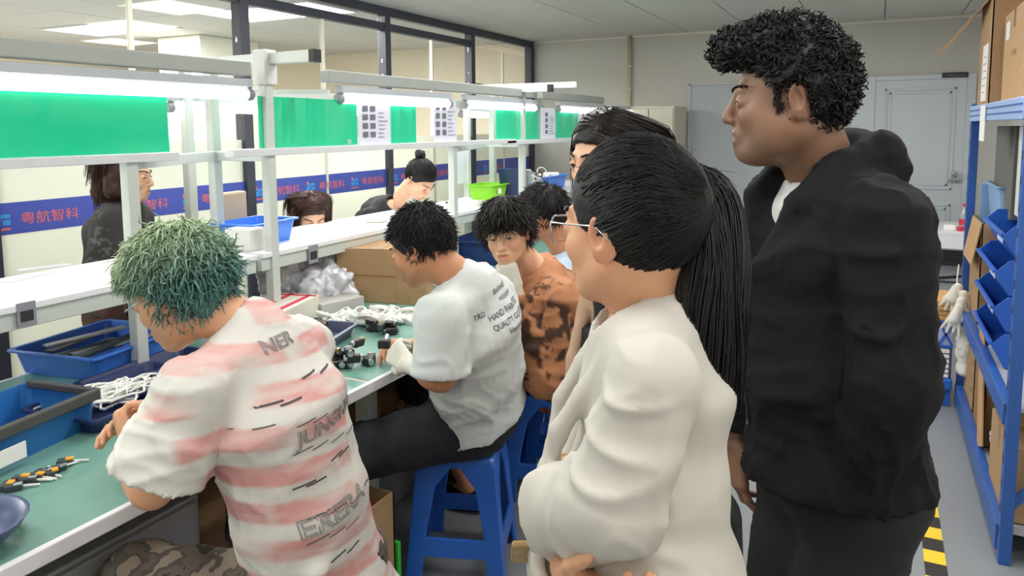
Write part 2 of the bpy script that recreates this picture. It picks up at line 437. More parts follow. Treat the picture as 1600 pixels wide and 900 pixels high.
# ================================================================== SETTING
YB = 7.75; XP = -3.6; XR = 1.0; XL = -9.2; YF = -2.6; ZC = 2.53
o = MB().ab((XL, YF, -.1), (XR, YB, 0)).build('floor', M_floor); struct(o)
wb = MB().ab((XL, YB, 0), (XR, YB + .12, ZC + .1)).build('wall_back', M_wall); struct(wb)
struct(MB().ab((XR, YF, 0), (XR + .12, YB + .12, ZC + .1)).build('wall_right', M_wallw))
struct(MB().ab((XL - .12, YF, 0), (XL, YB + .12, ZC + .1)).build('wall_left', M_next))
struct(MB().ab((XL - .12, YF - .12, 0), (XR + .12, YF, ZC + .1)).build('wall_front', M_wallw))
nb_ = MB().ab((XL, YB - .012, 0), (XP - .05, YB - .002, ZC)).build('wall_next_room', M_next); struct(nb_)
ceil = MB().ab((XL - .1, YF - .1, ZC + .012), (XR + .1, YB + .1, ZC + .1)).build('ceiling', M_grid); struct(ceil)
tile = None
rest = MB()
for i in range(-10, 8):
    for j in range(0, 18):
        x0, x1 = XP + .6 * i, min(XP + .6 * i + .6, XR - .002); y0, y1 = 8.0 - .6 * (j + 1), min(8.0 - .6 * j, YB - .002)
        x0 = max(x0, XL); y0 = max(y0, YF)
        if x1 - x0 < .03 or y1 - y0 < .03: continue
        g = .004; seen = (i >= 0 and y0 > 3.4) or (i < 0 and y0 > 2.5)
        if not seen:
            rest.ab((x0 + g, y0 + g, ZC), (x1 - g, y1 - g, ZC + .011)); continue
        full = abs(x1 - x0 - .6) < 1e-6 and abs(y1 - y0 - .6) < 1e-6
        c = ((x0 + x1) / 2, (y0 + y1) / 2, ZC + .006); dz = random.uniform(-.0015, .0015)
        if full:
            if tile is None:
                b = MB().box((0, 0, 0), (.592, .592, .011)); me_t = b.build('ceiling_tile', M_tile, bevel=.003, seg=1); tile = me_t.data; oo = me_t
            else:
                oo = bpy.data.objects.new('ceiling_tile', tile); COL.objects.link(oo)
                b_ = oo.modifiers.new('bevel', 'BEVEL'); b_.width = .003; b_.segments = 1
            oo.parent = ceil; oo.location = (c[0], c[1], c[2] + dz)
        else:
            MB().ab((x0 + g, y0 + g, ZC), (x1 - g, y1 - g, ZC + .011)).build('ceiling_tile', M_tile, ceil)
tag(rest.build('ceiling_tile_field', M_tile, ceil), kind='stuff')

def ceiling_panel(x, y, label, grp, watts, cool=(1, .97, .92)):
    t = thing('ceiling_light', label, 'ceiling light', (x, y, ZC), grp)
    f = MB()
    for a, b in (((x - .3, y - .3), (x + .3, y - .28)), ((x - .3, y + .28), (x + .3, y + .3)), ((x - .3, y - .28), (x - .28, y + .28)), ((x + .28, y - .28), (x + .3, y + .28))):
        f.ab((a[0], a[1], ZC - .012), (b[0], b[1], ZC))
    f.build('panel_frame', M_white, t)
    MB().ab((x - .28, y - .28, ZC - .009), (x + .28, y + .28, ZC - .001)).build('diffuser', M_panel, t)
    l = bpy.data.lights.new('ceiling_lamp', 'AREA'); l.shape = 'SQUARE'; l.size = .55; l.energy = watts; l.color = cool
    lo = bpy.data.objects.new('ceiling_lamp', l); COL.objects.link(lo); lo.location = (x, y, ZC - .016)
    return t
for x, y, lb in ((-6.9, 4.7, 'bright square ceiling panel in the next room, far left of the row'), (-6.3, 4.7, 'bright square ceiling panel touching the far left one in the next room'),
                 (-4.8, 4.7, 'bright square ceiling panel in the next room behind the dark mullion'), (-4.2, 4.7, 'bright square ceiling panel nearest the glass partition in the next room')):
    ceiling_panel(x, y, lb, 'ceiling panels of the next room', NEXT_PANEL_W, (1, .95, .88))
for x in (-8.1, -6.3, -4.8):
    for y in (1.1, -1.3): ceiling_panel(x, y, 'square ceiling panel of the next room, out of the picture to the left', 'ceiling panels out of the picture', NEXT_PANEL_W, (1, .95, .88))
for x, y in [(x, y) for x in (-2.55, -1.05, .35) for y in (-1.3, .8, 2.7)] + [(-2.2, 4.1), (-1.05, 4.6), (.25, 5.4)]:  # panels of the second list added, unseen, to brighten the back wall
    if True: ceiling_panel(x, y, 'square ceiling panel over the near room, out of the picture above', 'ceiling panels over the near room', ROOM_PANEL_W * (.55 if y < 2 else 1.0))

# concrete column of the next room
cc = P(312, 75, 7.5)
struct(MB().ab((cc[0] - .62, cc[1], 0), (cc[0], cc[1] + .8, ZC)).build('column_next_room', mat('column_paint', 'f4f1e8', .7), bevel=.01))

# glass partition
win = bpy.data.objects.new('window_1', None); COL.objects.link(win); win['kind'] = 'structure'
MULL = [-1.05, .45, 1.9, 3.44, 4.94, 6.33, 7.7]
MB().ab((XP - .03, YF, 2.462), (XP + .03, YB, ZC)).build('top_rail', M_frame, win, bevel=.003)
MB().ab((XP - .03, YF, 2.345), (XP + .03, 6.36, 2.405)).build('transom', M_frame, win, bevel=.003)
MB().ab((XP - .03, 6.36, 1.955), (XP + .03, YB, 2.0)).build('transom', M_frame, win, bevel=.003)
MB().ab((XP - .03, YF, 0), (XP + .03, YB, .08)).build('bottom_rail', M_frame, win, bevel=.003)
for k, y in enumerate(MULL):
    w = .036 if k < 6 else .05
    MB().ab((XP - .04, y - w, .08), (XP + .04, y + w, 2.462)).build('mullion', M_frame, win, bevel=.004)
ys = [YF] + MULL + [YB]
M_joint = mat('joint_strip', 'e6e2d4', .6)
for a, b in zip(ys[:-1], ys[1:]):
    if b - a < .3: continue
    a2, b2 = a + .036, b - .036; mid = (a2 + b2) / 2
    for c, d in ((a2, mid), (mid, b2)):
        MB().ab((XP - .006, c + .002, .08), (XP + .006, d - .002, 2.35)).build('glass_pane', M_glass, win)
        MB().ab((XP + .008, c + .004, .08), (XP + .010, d - .004, 1.5)).build('frosted_film', M_frost, win)
        MB().ab((XP + .011, c, 1.088), (XP + .013, d, 1.236)).build('blue_band', M_band, win)
        MB().ab((XP - .006, c + .002, 2.41), (XP + .006, d - .002, 2.46)).build('glass_pane', M_glass, win)
    MB().ab((XP - .012, mid - .012, .08), (XP + .0145, mid + .012, 2.35)).build('joint_strip', M_joint, win)
for k, y in enumerate([1.95, 2.47, 2.98, 3.53, 4.01, 4.50, 5.02, 5.5, 6.0, 6.6]):
    z0 = 1.145
    text_obj('band_lettering', '粤航智科', .062, (XP + .0145, y + .085, z0 - .012), (0, 1, 0), (0, 0, 1), M_orange, win, sx=1.15)
    b = MB()   # emblem: blue block with a swoosh cut and a red tip
    b.ab((XP + .0135, y - .042, z0 - .012), (XP + .0145, y + .0, z0 + .02)); b.ab((XP + .0135, y - .02, z0 + .02), (XP + .0145, y + .042, z0 + .038)); b.ab((XP + .0135, y + .008, z0 - .012), (XP + .0145, y + .042, z0 + .012))
    b.build('band_emblem', M_sky, win)
    MB().ab((XP + .0135, y - .04, z0 + .028), (XP + .0148, y - .022, z0 + .05)).build('band_emblem_tip', M_orange, win)
    MB().ab((XP + .0135, y - .042, z0 - .035), (XP + .0148, y + .042, z0 - .026)).build('band_emblem_line', M_orange, win)

# back wall: conduit, grey panel, door, trims
struct(MB().ab((XP + .05, YB - .02, ZC - .02), (XR, YB, ZC)).build('trim_1', M_wallw))
cp = thing('conduit', 'yellowish vertical pipe running down the back wall from the ceiling', 'pipe', (-2.43, YB, 0))
MB().cyl((-2.43, YB - .025, .0), (-2.43, YB - .025, ZC), .024, 12).build('pipe', mat('aged_pvc', 'c9c3a4', .5, var=.08, vscale=9), cp, smooth=True)
for z in (.7, 1.95, 2.2): MB().ab((-2.46, YB - .055, z), (-2.40, YB, z + .022)).build('pipe_clip', M_cab, cp, bevel=.003)
struct(MB().ab((-1.77, YB - .04, 0), (-.25, YB, 1.985)).build('trim_2', M_wpanel, bevel=.006))
struct(MB().ab((-1.785, YB - .05, 0), (-1.765, YB, 2.0)).build('trim_3', mat('pale_trim', 'c3c7cb', .45)))
struct(MB().ab((-1.785, YB - .05, 1.985), (-.25, YB, 2.0)).build('trim_4', mat('pale_trim', 'c3c7cb', .45)))
dr = bpy.data.objects.new('door_1', None); COL.objects.link(dr); dr['kind'] = 'structure'
MB().ab((-.25, YB - .06, 0), (-.05, YB, 2.02)).ab((-.05, YB - .06, 1.975), (.68, YB, 2.02)).ab((.68, YB - .06, 0), (.75, YB, 2.02)).build('door_frame', M_door, dr, bevel=.005)
MB().ab((-.05, YB - .05, .01), (.68, YB - .012, 1.975)).build('door_leaf', M_door, dr, bevel=.003)
b = MB()
for z0, z1 in ((.15, .85), (.98, 1.90)):
    for d_ in (0, .035):
        b.ab((.03 + d_, YB - .06 + d_ * .1, z0 + d_), (.05 + d_, YB - .05, z1 - d_)); b.ab((.58 - d_, YB - .06 + d_ * .1, z0 + d_), (.60 - d_, YB - .05, z1 - d_))
        b.ab((.03 + d_, YB - .06 + d_ * .1, z0 + d_), (.60 - d_, YB - .05, z0 + .02 + d_)); b.ab((.03 + d_, YB - .06 + d_ * .1, z1 - .02 - d_), (.60 - d_, YB - .05, z1 - d_))
b.build('door_moulding', M_door, dr, bevel=.004)
MB().cyl((.615, YB - .05, 1.13), (.615, YB - .10, 1.13), .022, 16).build('door_lock', M_steel, dr, smooth=False, bevel=.004)
MB().cyl((.645, YB - .05, 1.075), (.645, YB - .09, 1.075), .02, 16).bar((.655, YB - .09, 1.075), (.56, YB - .095, 1.072), .016, .018).build('door_handle', M_steel, dr, bevel=.003)
MB().ab((.48, YB - .075, 1.985), (.68, YB - .05, 2.03)).build('door_closer', M_black, dr, bevel=.004)
MB().ab((.52, YB - .08, 2.0), (.66, YB - .074, 2.006)).build('closer_slot', M_ink, dr)

# beige steel cabinet in front of the back wall
cb = thing('steel_cabinet', 'tall beige steel cabinet standing against the back wall', 'cabinet', (-2.0, 7.3, 0))
MB().ab((-2.28, 7.1, 0), (-1.78, 7.6, 1.765)).build('carcass', M_cab, cb, bevel=.006)
for x0, x1 in ((-2.27, -2.035), (-2.025, -1.79)):
    d = MB().ab((x0, 7.08, .08), (x1, 7.10, 1.74)).build('cabinet_door', M_cab, cb, bevel=.004)
    hx = x1 - .03 if x0 < -2.1 else x0 + .03
    MB().ab((hx - .008, 7.055, .9), (hx + .008, 7.08, 1.0)).build('door_handle', M_steel, d, bevel=.002)
lb = MB().ab((-1.95, 7.076, 1.47), (-1.87, 7.0795, 1.53)).build('notice', M_sky, cb)

# floor tape: yellow and black blocks
tp = thing('floor_tape', 'yellow and black striped hazard tape stuck along the grey floor', 'tape', (.24, 2.5, 0))
y = 1.2; k = 0
while y < 4.3:
    MB().ab((.205, y, .0002), (.275, y + .088, .0022)).build('tape_block', M_yellow if k % 2 else M_blk, tp); y += .09; k += 1
# ================================================================== WORKBENCHES
XF = -1.44; XB = -2.54; ZT = .75; XS = -2.24; XSB = -2.68; ZS = 1.065
def bench(label, y0, y1, legs, gates, shelf, beam, mats=None):
    t = thing('workbench', label, 'workbench', ((XF + XB) / 2, (y0 + y1) / 2, 0), 'workbenches in one row')
    MB().ab((XB, y0, ZT - .03), (XF, y1, ZT)).build('tabletop', M_under, t, bevel=.003)
    MB().ab((XB + .01, y0 + .01, ZT), (XF - .012, y1 - .01, ZT + .0025)).build('bench_mat', M_mat, t)
    MB().ab((XF - .012, y0, ZT - .032), (XF + .006, y1, ZT + .004)).build('edge_strip', M_white, t, bevel=.003)
    MB().ab((XB - .006, y0, ZT - .032), (XB + .01, y1, ZT + .004)).build('edge_strip', M_white, t, bevel=.003)
    for y in legs:
        for x in (XF - .13, XB + .13):
            l = MB().ab((x - .028, y - .028, .05), (x + .028, y + .028, ZT - .03)).build('leg', M_post, t, bevel=.004)
            MB().cyl((x, y, 0), (x, y, .05), .026, 14).build('levelling_foot', M_steel, l, bevel=.004)
        MB().ab((XB + .14, y - .02, ZT - .09), (XF - .14, y + .02, ZT - .03)).build('crossbar', M_post, t)
    for x in (XF - .13, XB + .13): MB().ab((x - .02, legs[0], ZT - .09), (x + .02, legs[-1], ZT - .03)).build('apron_bar', M_post, t)
    for (x, y, z) in gates: MB().ab((x - .021, y - .021, ZT), (x + .021, y + .021, z)).build('post', M_post, t, bevel=.004)
    s0, s1 = shelf
    MB().ab((XSB, s0, ZS - .022), (XS + .02, s1, ZS)).build('shelf', M_white, t, bevel=.003)
    for x in (XS - .005, XSB + .02): MB().ab((x - .015, s0, ZS - .075), (x + .015, s1, ZS - .022)).build('shelf_rail', M_post, t, bevel=.003)
    b0, b1 = beam
    MB().ab((XS - .028, b0, 1.775), (XS + .028, b1, 1.83)).build('light_beam', mat('beam_grey', 'a3a8a5', .45, metal=.1), t, bevel=.004)
    MB().ab((-2.83, b0 + .05, 1.72), (-2.79, b1, 1.765)).build('light_beam', mat('beam_grey', 'a3a8a5', .45, metal=.1), t, bevel=.004)
    return t
b1 = bench('nearest workbench with green mat, at the man with green hair', -.35, 1.858, (.15, 1.62), ((XS, 1.63, 1.475), (-2.551, 2.262, 1.87)), (-.3, 2.16), (.2, 2.16))
MB().bar((XS, 1.63, 1.455), (-2.551, 2.262, 1.455), .035, .04).build('crossbar', M_post, b1, bevel=.003)
b2 = bench('middle workbench with the big cardboard box, at the man in the white shirt', 1.862, 4.15, (2.0, 4.0), ((XS, 2.26, 1.75), (-2.79, 2.33, 1.86), (XS, 3.72, 1.465)), (2.19, 4.30), (2.62, 4.86))
b3 = bench('farthest workbench in the row, behind the white blazer', 4.154, 6.6, (4.3, 6.4), ((XS, 4.66, 1.80), (-2.66, 4.62, 1.80), (-2.52, 4.75, 1.80), (XS, 6.3, 1.8)), (4.36, 6.5), (4.95, 6.3))
MB().ab((XS - .034, 2.226, 1.745), (XS + .034, 2.294, 1.885)).build('post_sleeve', mat('sleeve_white', 'e3e6e4', .35), b2, bevel=.006)
MB().bar((-2.53, 2.262, 1.455), (XS, 2.26, 1.455), .035, .04).build('crossbar', M_post, b2, bevel=.003)
MB().bar((-2.75, 2.27, ZS - .05), (XS, 2.26, ZS - .05), .035, .05).build('crossbar', M_post, b2, bevel=.003)
a_ = MB().bar((-2.85, 2.30, 1.85), (-1.99, 2.26, 1.85), .04, .045).build('light_arm', M_post, b2, bevel=.003)
MB().bar((-1.99, 2.26, 1.85), (-1.965, 2.259, 1.85), .043, .049).build('arm_cap', M_black, a_)
MB().bar((-2.86, 2.40, 1.74), (-2.05, 2.42, 1.72), .018, .018).build('cable_pipe', M_post, b2)
MB().bar((-2.70, 4.64, 1.83), (-2.02, 4.62, 1.83), .04, .045).build('light_arm', M_post, b3, bevel=.003)
MB().bar((-2.02, 4.62, 1.83), (-1.99, 4.62, 1.83), .043, .05).build('arm_cap', M_black, b3)
MB().bar((-2.75, 4.80, 1.86), (-1.9, 4.82, 1.86), .035, .04).build('light_arm', M_white, b3, bevel=.003)
MB().bar((-2.66, 4.62, 1.45), (XS, 4.66, 1.45), .035, .04).build('crossbar', M_post, b3, bevel=.003)
MB().bar((XS, 3.72, 1.445), (-2.52, 4.60, 1.445), .035, .04).build('crossbar', M_post, b2, bevel=.003)

# ---- fluorescent tubes
def tube_light(y0, y1, x, z, label, grp, r=.022):
    t = thing('tube_light', label, 'tube light', (x, (y0 + y1) / 2, z), grp)
    MB().ab((x - .022, y0 - .02, z + .028), (x + .022, y1 + .02, z + .06)).build('batten', mat('batten', 'b9bfc6', .35), t, bevel=.004)
    MB().ab((x - .014, y0, z + .02), (x + .014, y1, z + .028)).build('reflector', mat('reflector_white', 'ffffff', .2), t)
    MB().cyl((x, y0, z), (x, y1, z), r, 16).build('tube', M_tube, t, smooth=False)
    for y, s in ((y0, -1), (y1, 1)):
        MB().cyl((x, y, z), (x, y + s * .028, z), r * 1.05, 16).ab((x - .012, y + s * .004 - .008, z), (x + .012, y + s * .004 + .008, z + .03)).build('end_cap', mat('cap_grey', '8f9196', .4), t)
    return t
def yat(px, X, py=150): return onx(px, py, X)[1]
tube_light(.75, yat(384, XS), XS, 1.704, 'long glowing tube over the green hair man, in front of the large green sheet', 'tubes of the front row')
tube_light(yat(533, XS), yat(699, XS), XS, 1.704, 'glowing tube right of the black capped arm, over the bun of hair', 'tubes of the front row')
tube_light(yat(727, XS), yat(835, XS), XS, 1.704, 'glowing tube over the lime green bin', 'tubes of the front row')
tube_light(yat(873, XS), yat(942, XS), XS, 1.704, 'glowing tube just above the hidden woman, second from the end', 'tubes of the front row')
tube_light(yat(956, XS), yat(1006, XS), XS, 1.704, 'farthest glowing tube, in front of the beige cabinet', 'tubes of the front row')
tube_light(yat(268, -2.81), yat(409, -2.81), -2.81, 1.665, 'rear tube seen behind the thin posts left of the tall post', 'tubes of the rear row')
tube_light(yat(484, -2.81), yat(600, -2.81), -2.81, 1.665, 'rear tube hidden partly by the green sheet and poster', 'tubes of the rear row')
tube_light(yat(722, -2.81), yat(779, -2.81), -2.81, 1.665, 'rear tube seen beside the hanging instruction sheet', 'tubes of the rear row')

# ---- sheets standing on the upper rail
def rail(px0, px1, label, z=1.478):
    y0 = -.2 if px0 is None else yat(px0, XS, 235); y1 = yat(px1, XS, 230)
    o = MB().ab((XS - .02, y0, z - .018), (XS + .035, y1, z + .012)).build('sheet_rail', mat('rail_white', 'd6d8dc', .35), bevel=.003)
    tag(o, label, 'rail', 'rails under the sheets'); return o
rail(None, 270, 'white rail under the large green sheet at the left')
rail(356, 800, 'long white rail above the bun of hair')
rail(786, 925, 'white rail above the blue bin on the far shelf', 1.468)
def sheet(name, px0, px1, label, m, z0=1.49, z1=1.70, cat='sheet', grp='green sheets', dx=0.0, py=190, curl=0):
    y0 = yat(px0, XS + dx, py) if px0 is not None else -.15; y1 = yat(px1, XS + dx, py); vs = []; n = 14; x = XS + dx
    for i in range(n + 1):
        y = y0 + (y1 - y0) * i / n; w = .006 * math.sin(i * .9 + y0 * 7) * curl
        for z in (z0, (z0 + z1) / 2, z1): vs += [(x + w * (.3 + .7 * (z - z0) / (z1 - z0)), y, z), (x + w * (.3 + .7 * (z - z0) / (z1 - z0)) - .003, y, z)]
    fs = []
    for i in range(n):
        a = i * 6; b = a + 6
        fs += [(a, b, b + 2, a + 2), (a + 2, b + 2, b + 4, a + 4), (a + 3, b + 3, b + 1, a + 1), (a + 5, b + 5, b + 3, a + 3), (a, a + 1, b + 1, b), (a + 4, b + 4, b + 5, a + 5)]
    e = n * 6; fs += [(0, 2, 3, 1), (2, 4, 5, 3), (e, e + 1, e + 3, e + 2), (e + 2, e + 3, e + 5, e + 4)]
    o = mesh_obj(name, vs, fs, m, smooth=False); tag(o, label, cat, grp); o['_y'] = (y0, y1); return o
sheet('green_sheet', None, 263, 'large plain green sheet at the left under the long tube', M_greenb, curl=.4)
g2 = sheet('green_sheet', 404, 558, 'green sheet right of the tall white post', M_greenb, curl=1)
sheet('green_sheet', 611, 650, 'narrow green sheet between the two instruction posters', M_greenb, curl=.6)
sheet('green_sheet', 776, 843, 'green sheet behind the two far posts', M_greenb, z0=1.482, curl=1)
sheet('green_sheet', 869, 903, 'green sheet above the blue bin, left of the last poster', M_greenb, z0=1.482, curl=.6)
sheet('green_sheet', 921, 935, 'green sheet at the far right end of the rail', M_greenb, z0=1.482, curl=.6)
def poster(px0, px1, label, cols, z0=1.49, z1=1.71):
    t = sheet('instruction_poster', px0, px1, label, M_paper, z0, z1, 'poster', 'instruction posters', .006)
    y0, y1 = t['_y']; x = XS + .0095; w = y1 - y0; h = z1 - z0
    for c in cols:
        k = MB()
        for r_ in range(4): k.ab((x, y0 + w * c, z0 + h * (.16 + .19 * r_)), (x + .001, y0 + w * (c + .15), z0 + h * (.16 + .19 * r_ + .12)))
        k.build('photo_print', M_ink, t)
    k = MB()
    for r_ in range(7): k.ab((x, y0 + w * .6, z0 + h * (.15 + .09 * r_)), (x + .001, y0 + w * (.75 + .18 * random.random()), z0 + h * (.15 + .09 * r_ + .018)))
    k.build('text_lines', mat('pale_print', '9a9cb0', .6), t)
poster(560, 610, 'white instruction poster with small pictures beside the green sheet', (.12, .35))
poster(678, 713, 'instruction poster with two columns of pictures hanging above the bun of hair', (.08, .36), z0=1.487, z1=1.735)
poster(845, 867, 'small instruction poster between the far green sheets', (.3,), z0=1.482)
poster(905, 920, 'last instruction poster at the far end of the rail', (.3,), z0=1.482)
mk = text_obj('sheet_mark', '≈', .05, (XS + .0045, yat(545, XS, 222), 1.492), (0, 1, 0), (0, 0, 1), M_paper, g2, align='CENTER', extrude=.0005)
del g2
ws = MB().ab((-2.66, yat(705, -2.64, 270), 1.17), (-2.655, yat(737, -2.64, 270), 1.43)).build('notice_sheet', M_paper); tag(ws, 'pale paper notice hanging between the far posts above the lime bin', 'paper')
for o in bpy.data.objects:
    if '_y' in o: del o['_y']

# ================================================================== THINGS ON THE SHELF
t = thing('plastic_bin', 'blue plastic bin on the shelf left of the tall white post', 'bin', (-2.45, 2.36, ZS))
MB().tray((-2.47, 2.40, ZS), .22, .30, .10, rz=.1).build('bin_body', mat('bin_sky', '3f7fe0', .35), t)
t = thing('parts_box', 'small white carton in front of the blue bin on the shelf', 'box', (-2.33, 2.24, ZS))
MB().box((-2.36, 2.235, ZS + .045), (.13, .10, .09), .1).build('carton', mat('off_white_card', 'd9d9d4', .7), t, bevel=.003)
MB().box((-2.36, 2.235, ZS + .092), (.11, .08, .004), .1).build('inlay', M_paper, t)
o = MB().box((-2.62, 2.40, ZS + .11), (.05, .17, .22), .15).build('cardboard_pad', mat('pad_beige', 'cdb394', .8), bevel=.008); tag(o, 'beige cardboard pad standing upright at the back of the shelf', 'cardboard')
o = MB().tor((-2.42, 3.21, ZS + .012), .05, .012, 24, 8, Matrix.Diagonal((1, 1, 1))).build('tape_roll', mat('cream_tape', 'e6dfc6', .5), smooth=True); tag(o, 'roll of cream tape lying flat on the white shelf', 'tape roll')
for k, (px, py, s) in enumerate(((687, 325, .045), (712, 322, .03), (698, 318, .02))):
    p = onz(px, py, ZS); o = MB().box((p[0], p[1], ZS + .006), (s, s * .7, .012), .4 + k).build('small_part', M_darkpart, bevel=.002)
    tag(o, ('grey part on the far shelf, largest of three', 'grey part on the far shelf, right of the largest one', 'tiny grey part on the far shelf behind the largest one')[k], 'part', 'small parts on the far shelf')
for k, (px, py) in enumerate(((40, 434), (70, 418))):
    p = onz(px, py, ZS); o = MB().box((p[0], p[1], ZS + .0012), (.05, .17, .0015), .2 - k * .5).build('paper_slip', mat('slip', 'c9c9d2', .6)); tag(o, ('pale paper slip lying near the front of the near shelf', 'pale paper slip lying at the back of the near shelf')[k], 'paper', 'slips on the near shelf')
t = thing('plastic_bin', 'lime green plastic bin on the far shelf', 'bin', (-2.48, 4.60, ZS))
MB().tray((-2.48, 4.60, ZS), .20, .26, .105).build('bin_body', M_lime, t)
MB().ab((-2.381, 4.56, ZS + .04), (-2.375, 4.60, ZS + .075)).build('bin_label', M_label, t)
t = thing('plastic_bin', 'blue plastic bin with white parts on the farthest shelf', 'bin', (-2.45, 5.5, ZS))
MB().tray((-2.45, 5.5, ZS), .22, .52, .11).build('bin_body', mat('bin_sky', '3f7fe0', .35), t)
for k, y in enumerate((5.35, 5.48, 5.66)):
    MB().box((-2.45, y, ZS + .10), (.13, .10, .05), .2 * k).build('white_part', M_label, t, bevel=.01)
bk = [('dark booklet leaning in front of the far post', .0, '2c3a66'), ('grey booklet leaning against the dark one on the far shelf', .06, '9aa0ac'), ('pale booklet at the front of the leaning booklets', .11, 'd3d6da')]
for k, (l, d, c) in enumerate(bk):
    o = MB().box((-2.36 + d * .2, 4.73 + d, ZS + .11), (.17, .012, .21), .25, Matrix.Rotation(.35 + .12 * k, 3, 'X')).build('booklet', mat('booklet_%d' % k, c, .4)); tag(o, l, 'booklet', 'leaning booklets')
t = thing('wire_bundle', 'tangled black and white wire bundle on the far shelf', 'wires', (-2.33, 5.0, ZS))
for k in range(26):
    c = V(-2.33 + random.uniform(-.04, .04), 5.02 + random.uniform(-.1, .1), ZS + .10 + random.uniform(-.05, .07))
    Mx = Matrix.Rotation(random.uniform(0, 3), 3, 'X') @ Matrix.Rotation(random.uniform(0, 3), 3, 'Y')
    MB().tor(c, random.uniform(.03, .055), .004, 12, 5, Mx).build('wire', M_black if k % 2 else M_cable, t, smooth=True)
MB().box((-2.33, 5.02, ZS + .03), (.10, .2, .06)).build('wire_base', mat('pale_green_tray', '9dc27f', .5), t, bevel=.006)
def hang_tag(p, label, s=.05):
    t = thing('hanging_label', label, 'label', p, 'labels hanging under the shelf')
    MB().box((p[0], p[1], p[2] - s * .8), (.004, s * 1.2, s * 1.6)).build('card', mat('label_grey', '8b8d96', .5), t)
    MB().box((p[0] + .003, p[1], p[2] - s * .9), (.002, s * .8, s * .7)).build('card_print', M_inkk, t)
hang_tag(onx(40, 472, XS + .02), 'grey label hanging under the near shelf above the blue basket', .045)
hang_tag(onx(489, 383, XS + .02), 'dark label hanging under the shelf in front of the big cardboard box', .05)

# ================================================================== THINGS ON THE NEAR BENCH
ZM = ZT + .0025
def at_t(px, py, z=ZM): return onz(px, py, z)
# blue basket with charcoal strips
t = thing('plastic_basket', 'blue plastic basket full of charcoal strips at the back of the near bench', 'basket', (-2.46, 1.62, ZM))
MB().tray((-2.44, 1.63, ZM), .36, .40, .085, flare=.02, rz=.16, lip=.012).build('basket_body', mat('basket_blue', '3b76d6', .35, var=.05), t, bevel=.002)
for k in range(10):
    a = .16 + PI / 2 + random.uniform(-.35, .35); c = (-2.44 + random.uniform(-.09, .09), 1.63 + random.uniform(-.05, .05), ZM + .034 + .006 * k)
    o = MB().box(c, (.27, .035, .006), a, Matrix.Rotation(random.uniform(-.05, .05), 3, 'Y')).build('metal_strip', M_darkpart if k % 3 else mat('pale_strip', '9a9da0', .4))
    tag(o, ('pale' if k % 3 == 0 else 'charcoal') + ' flat strip in the blue basket, ' + ('lowest', 'second from the bottom', 'third from the bottom', 'fourth from the bottom', 'fifth from the bottom', 'fifth from the top', 'fourth from the top', 'third from the top', 'second from the top', 'topmost')[k] + ' of the pile', 'strip', 'charcoal strips in the blue basket')
# two navy trays
t = thing('plastic_tray', 'dark navy tray with a label, between the blue basket and the cable tray', 'tray', (-2.1, 1.60, ZM))
MB().tray((-2.10, 1.60, ZM), .26, .42, .035, flare=.015, rz=.1, lip=.008).build('tray_body', M_navy, t)
MB().box((-2.085, 1.45, ZM + .036), (.05, .045, .003), .4).build('tray_label', M_label, t)
MB().box((-2.08, 1.66, ZM + .03), (.03, .26, .012), .1).build('divider', M_navy, t)
t = thing('plastic_tray', 'navy tray heaped with white cables in front of the green hair man', 'tray', (-2.0, 1.36, ZM))
MB().tray((-2.0, 1.40, ZM), .27, .44, .045, flare=.015, rz=.12, lip=.01).build('tray_body', M_navy, t)
MB().box((-1.94, 1.60, ZM + .05), (.025, .02, .01), .4).build('tray_clip', M_steel, t)
for k in range(44):
    c = V(-2.03 + random.gauss(0, .035), 1.37 + random.gauss(0, .055), ZM + .02 + .028 * random.random()); R_ = random.uniform(.03, .055)
    a0 = random.uniform(0, 6.3); pts = []
    for q in range(13):
        a = a0 + q * .48; pts.append(c + V(R_ * .8 * math.cos(a), R_ * 1.5 * math.sin(a), .006 * math.sin(3 * a + k)))
    o = MB().tube(pts, .004, 5).build('white_cable', M_cable, smooth=True); tag(o, 'coiled white cable in the navy tray', 'cable', 'white cables in the navy tray')
# light blue tray at the left edge
t = thing('plastic_tray', 'open light blue tray with a dark taped rim at the left edge of the picture', 'tray', (-1.98, 1.08, ZM))
MB().tray((-2.0, 1.02, ZM), .26, .44, .095, flare=.012, rz=.18, lip=.006).build('tray_body', M_lblue, t)
MB().bar((-1.83, .82, ZM + .095), (-1.90, 1.25, ZM + .095), .02, .03).build('rim_tape', mat('dark_rim', '4b4a4a', .6), t, bevel=.004)
MB().bar((-1.90, 1.25, ZM + .097), (-2.15, 1.21, ZM + .097), .02, .02).build('rim_tape', mat('dark_rim', '4b4a4a', .6), t, bevel=.004)
MB().box((-1.822, .95, ZM + .045), (.003, .13, .04), .16).build('tray_label', M_label, t)
MB().box((-1.99, 1.07, ZM + .03), (.05, .05, .05), .3).build('contents', M_black, t, bevel=.01)
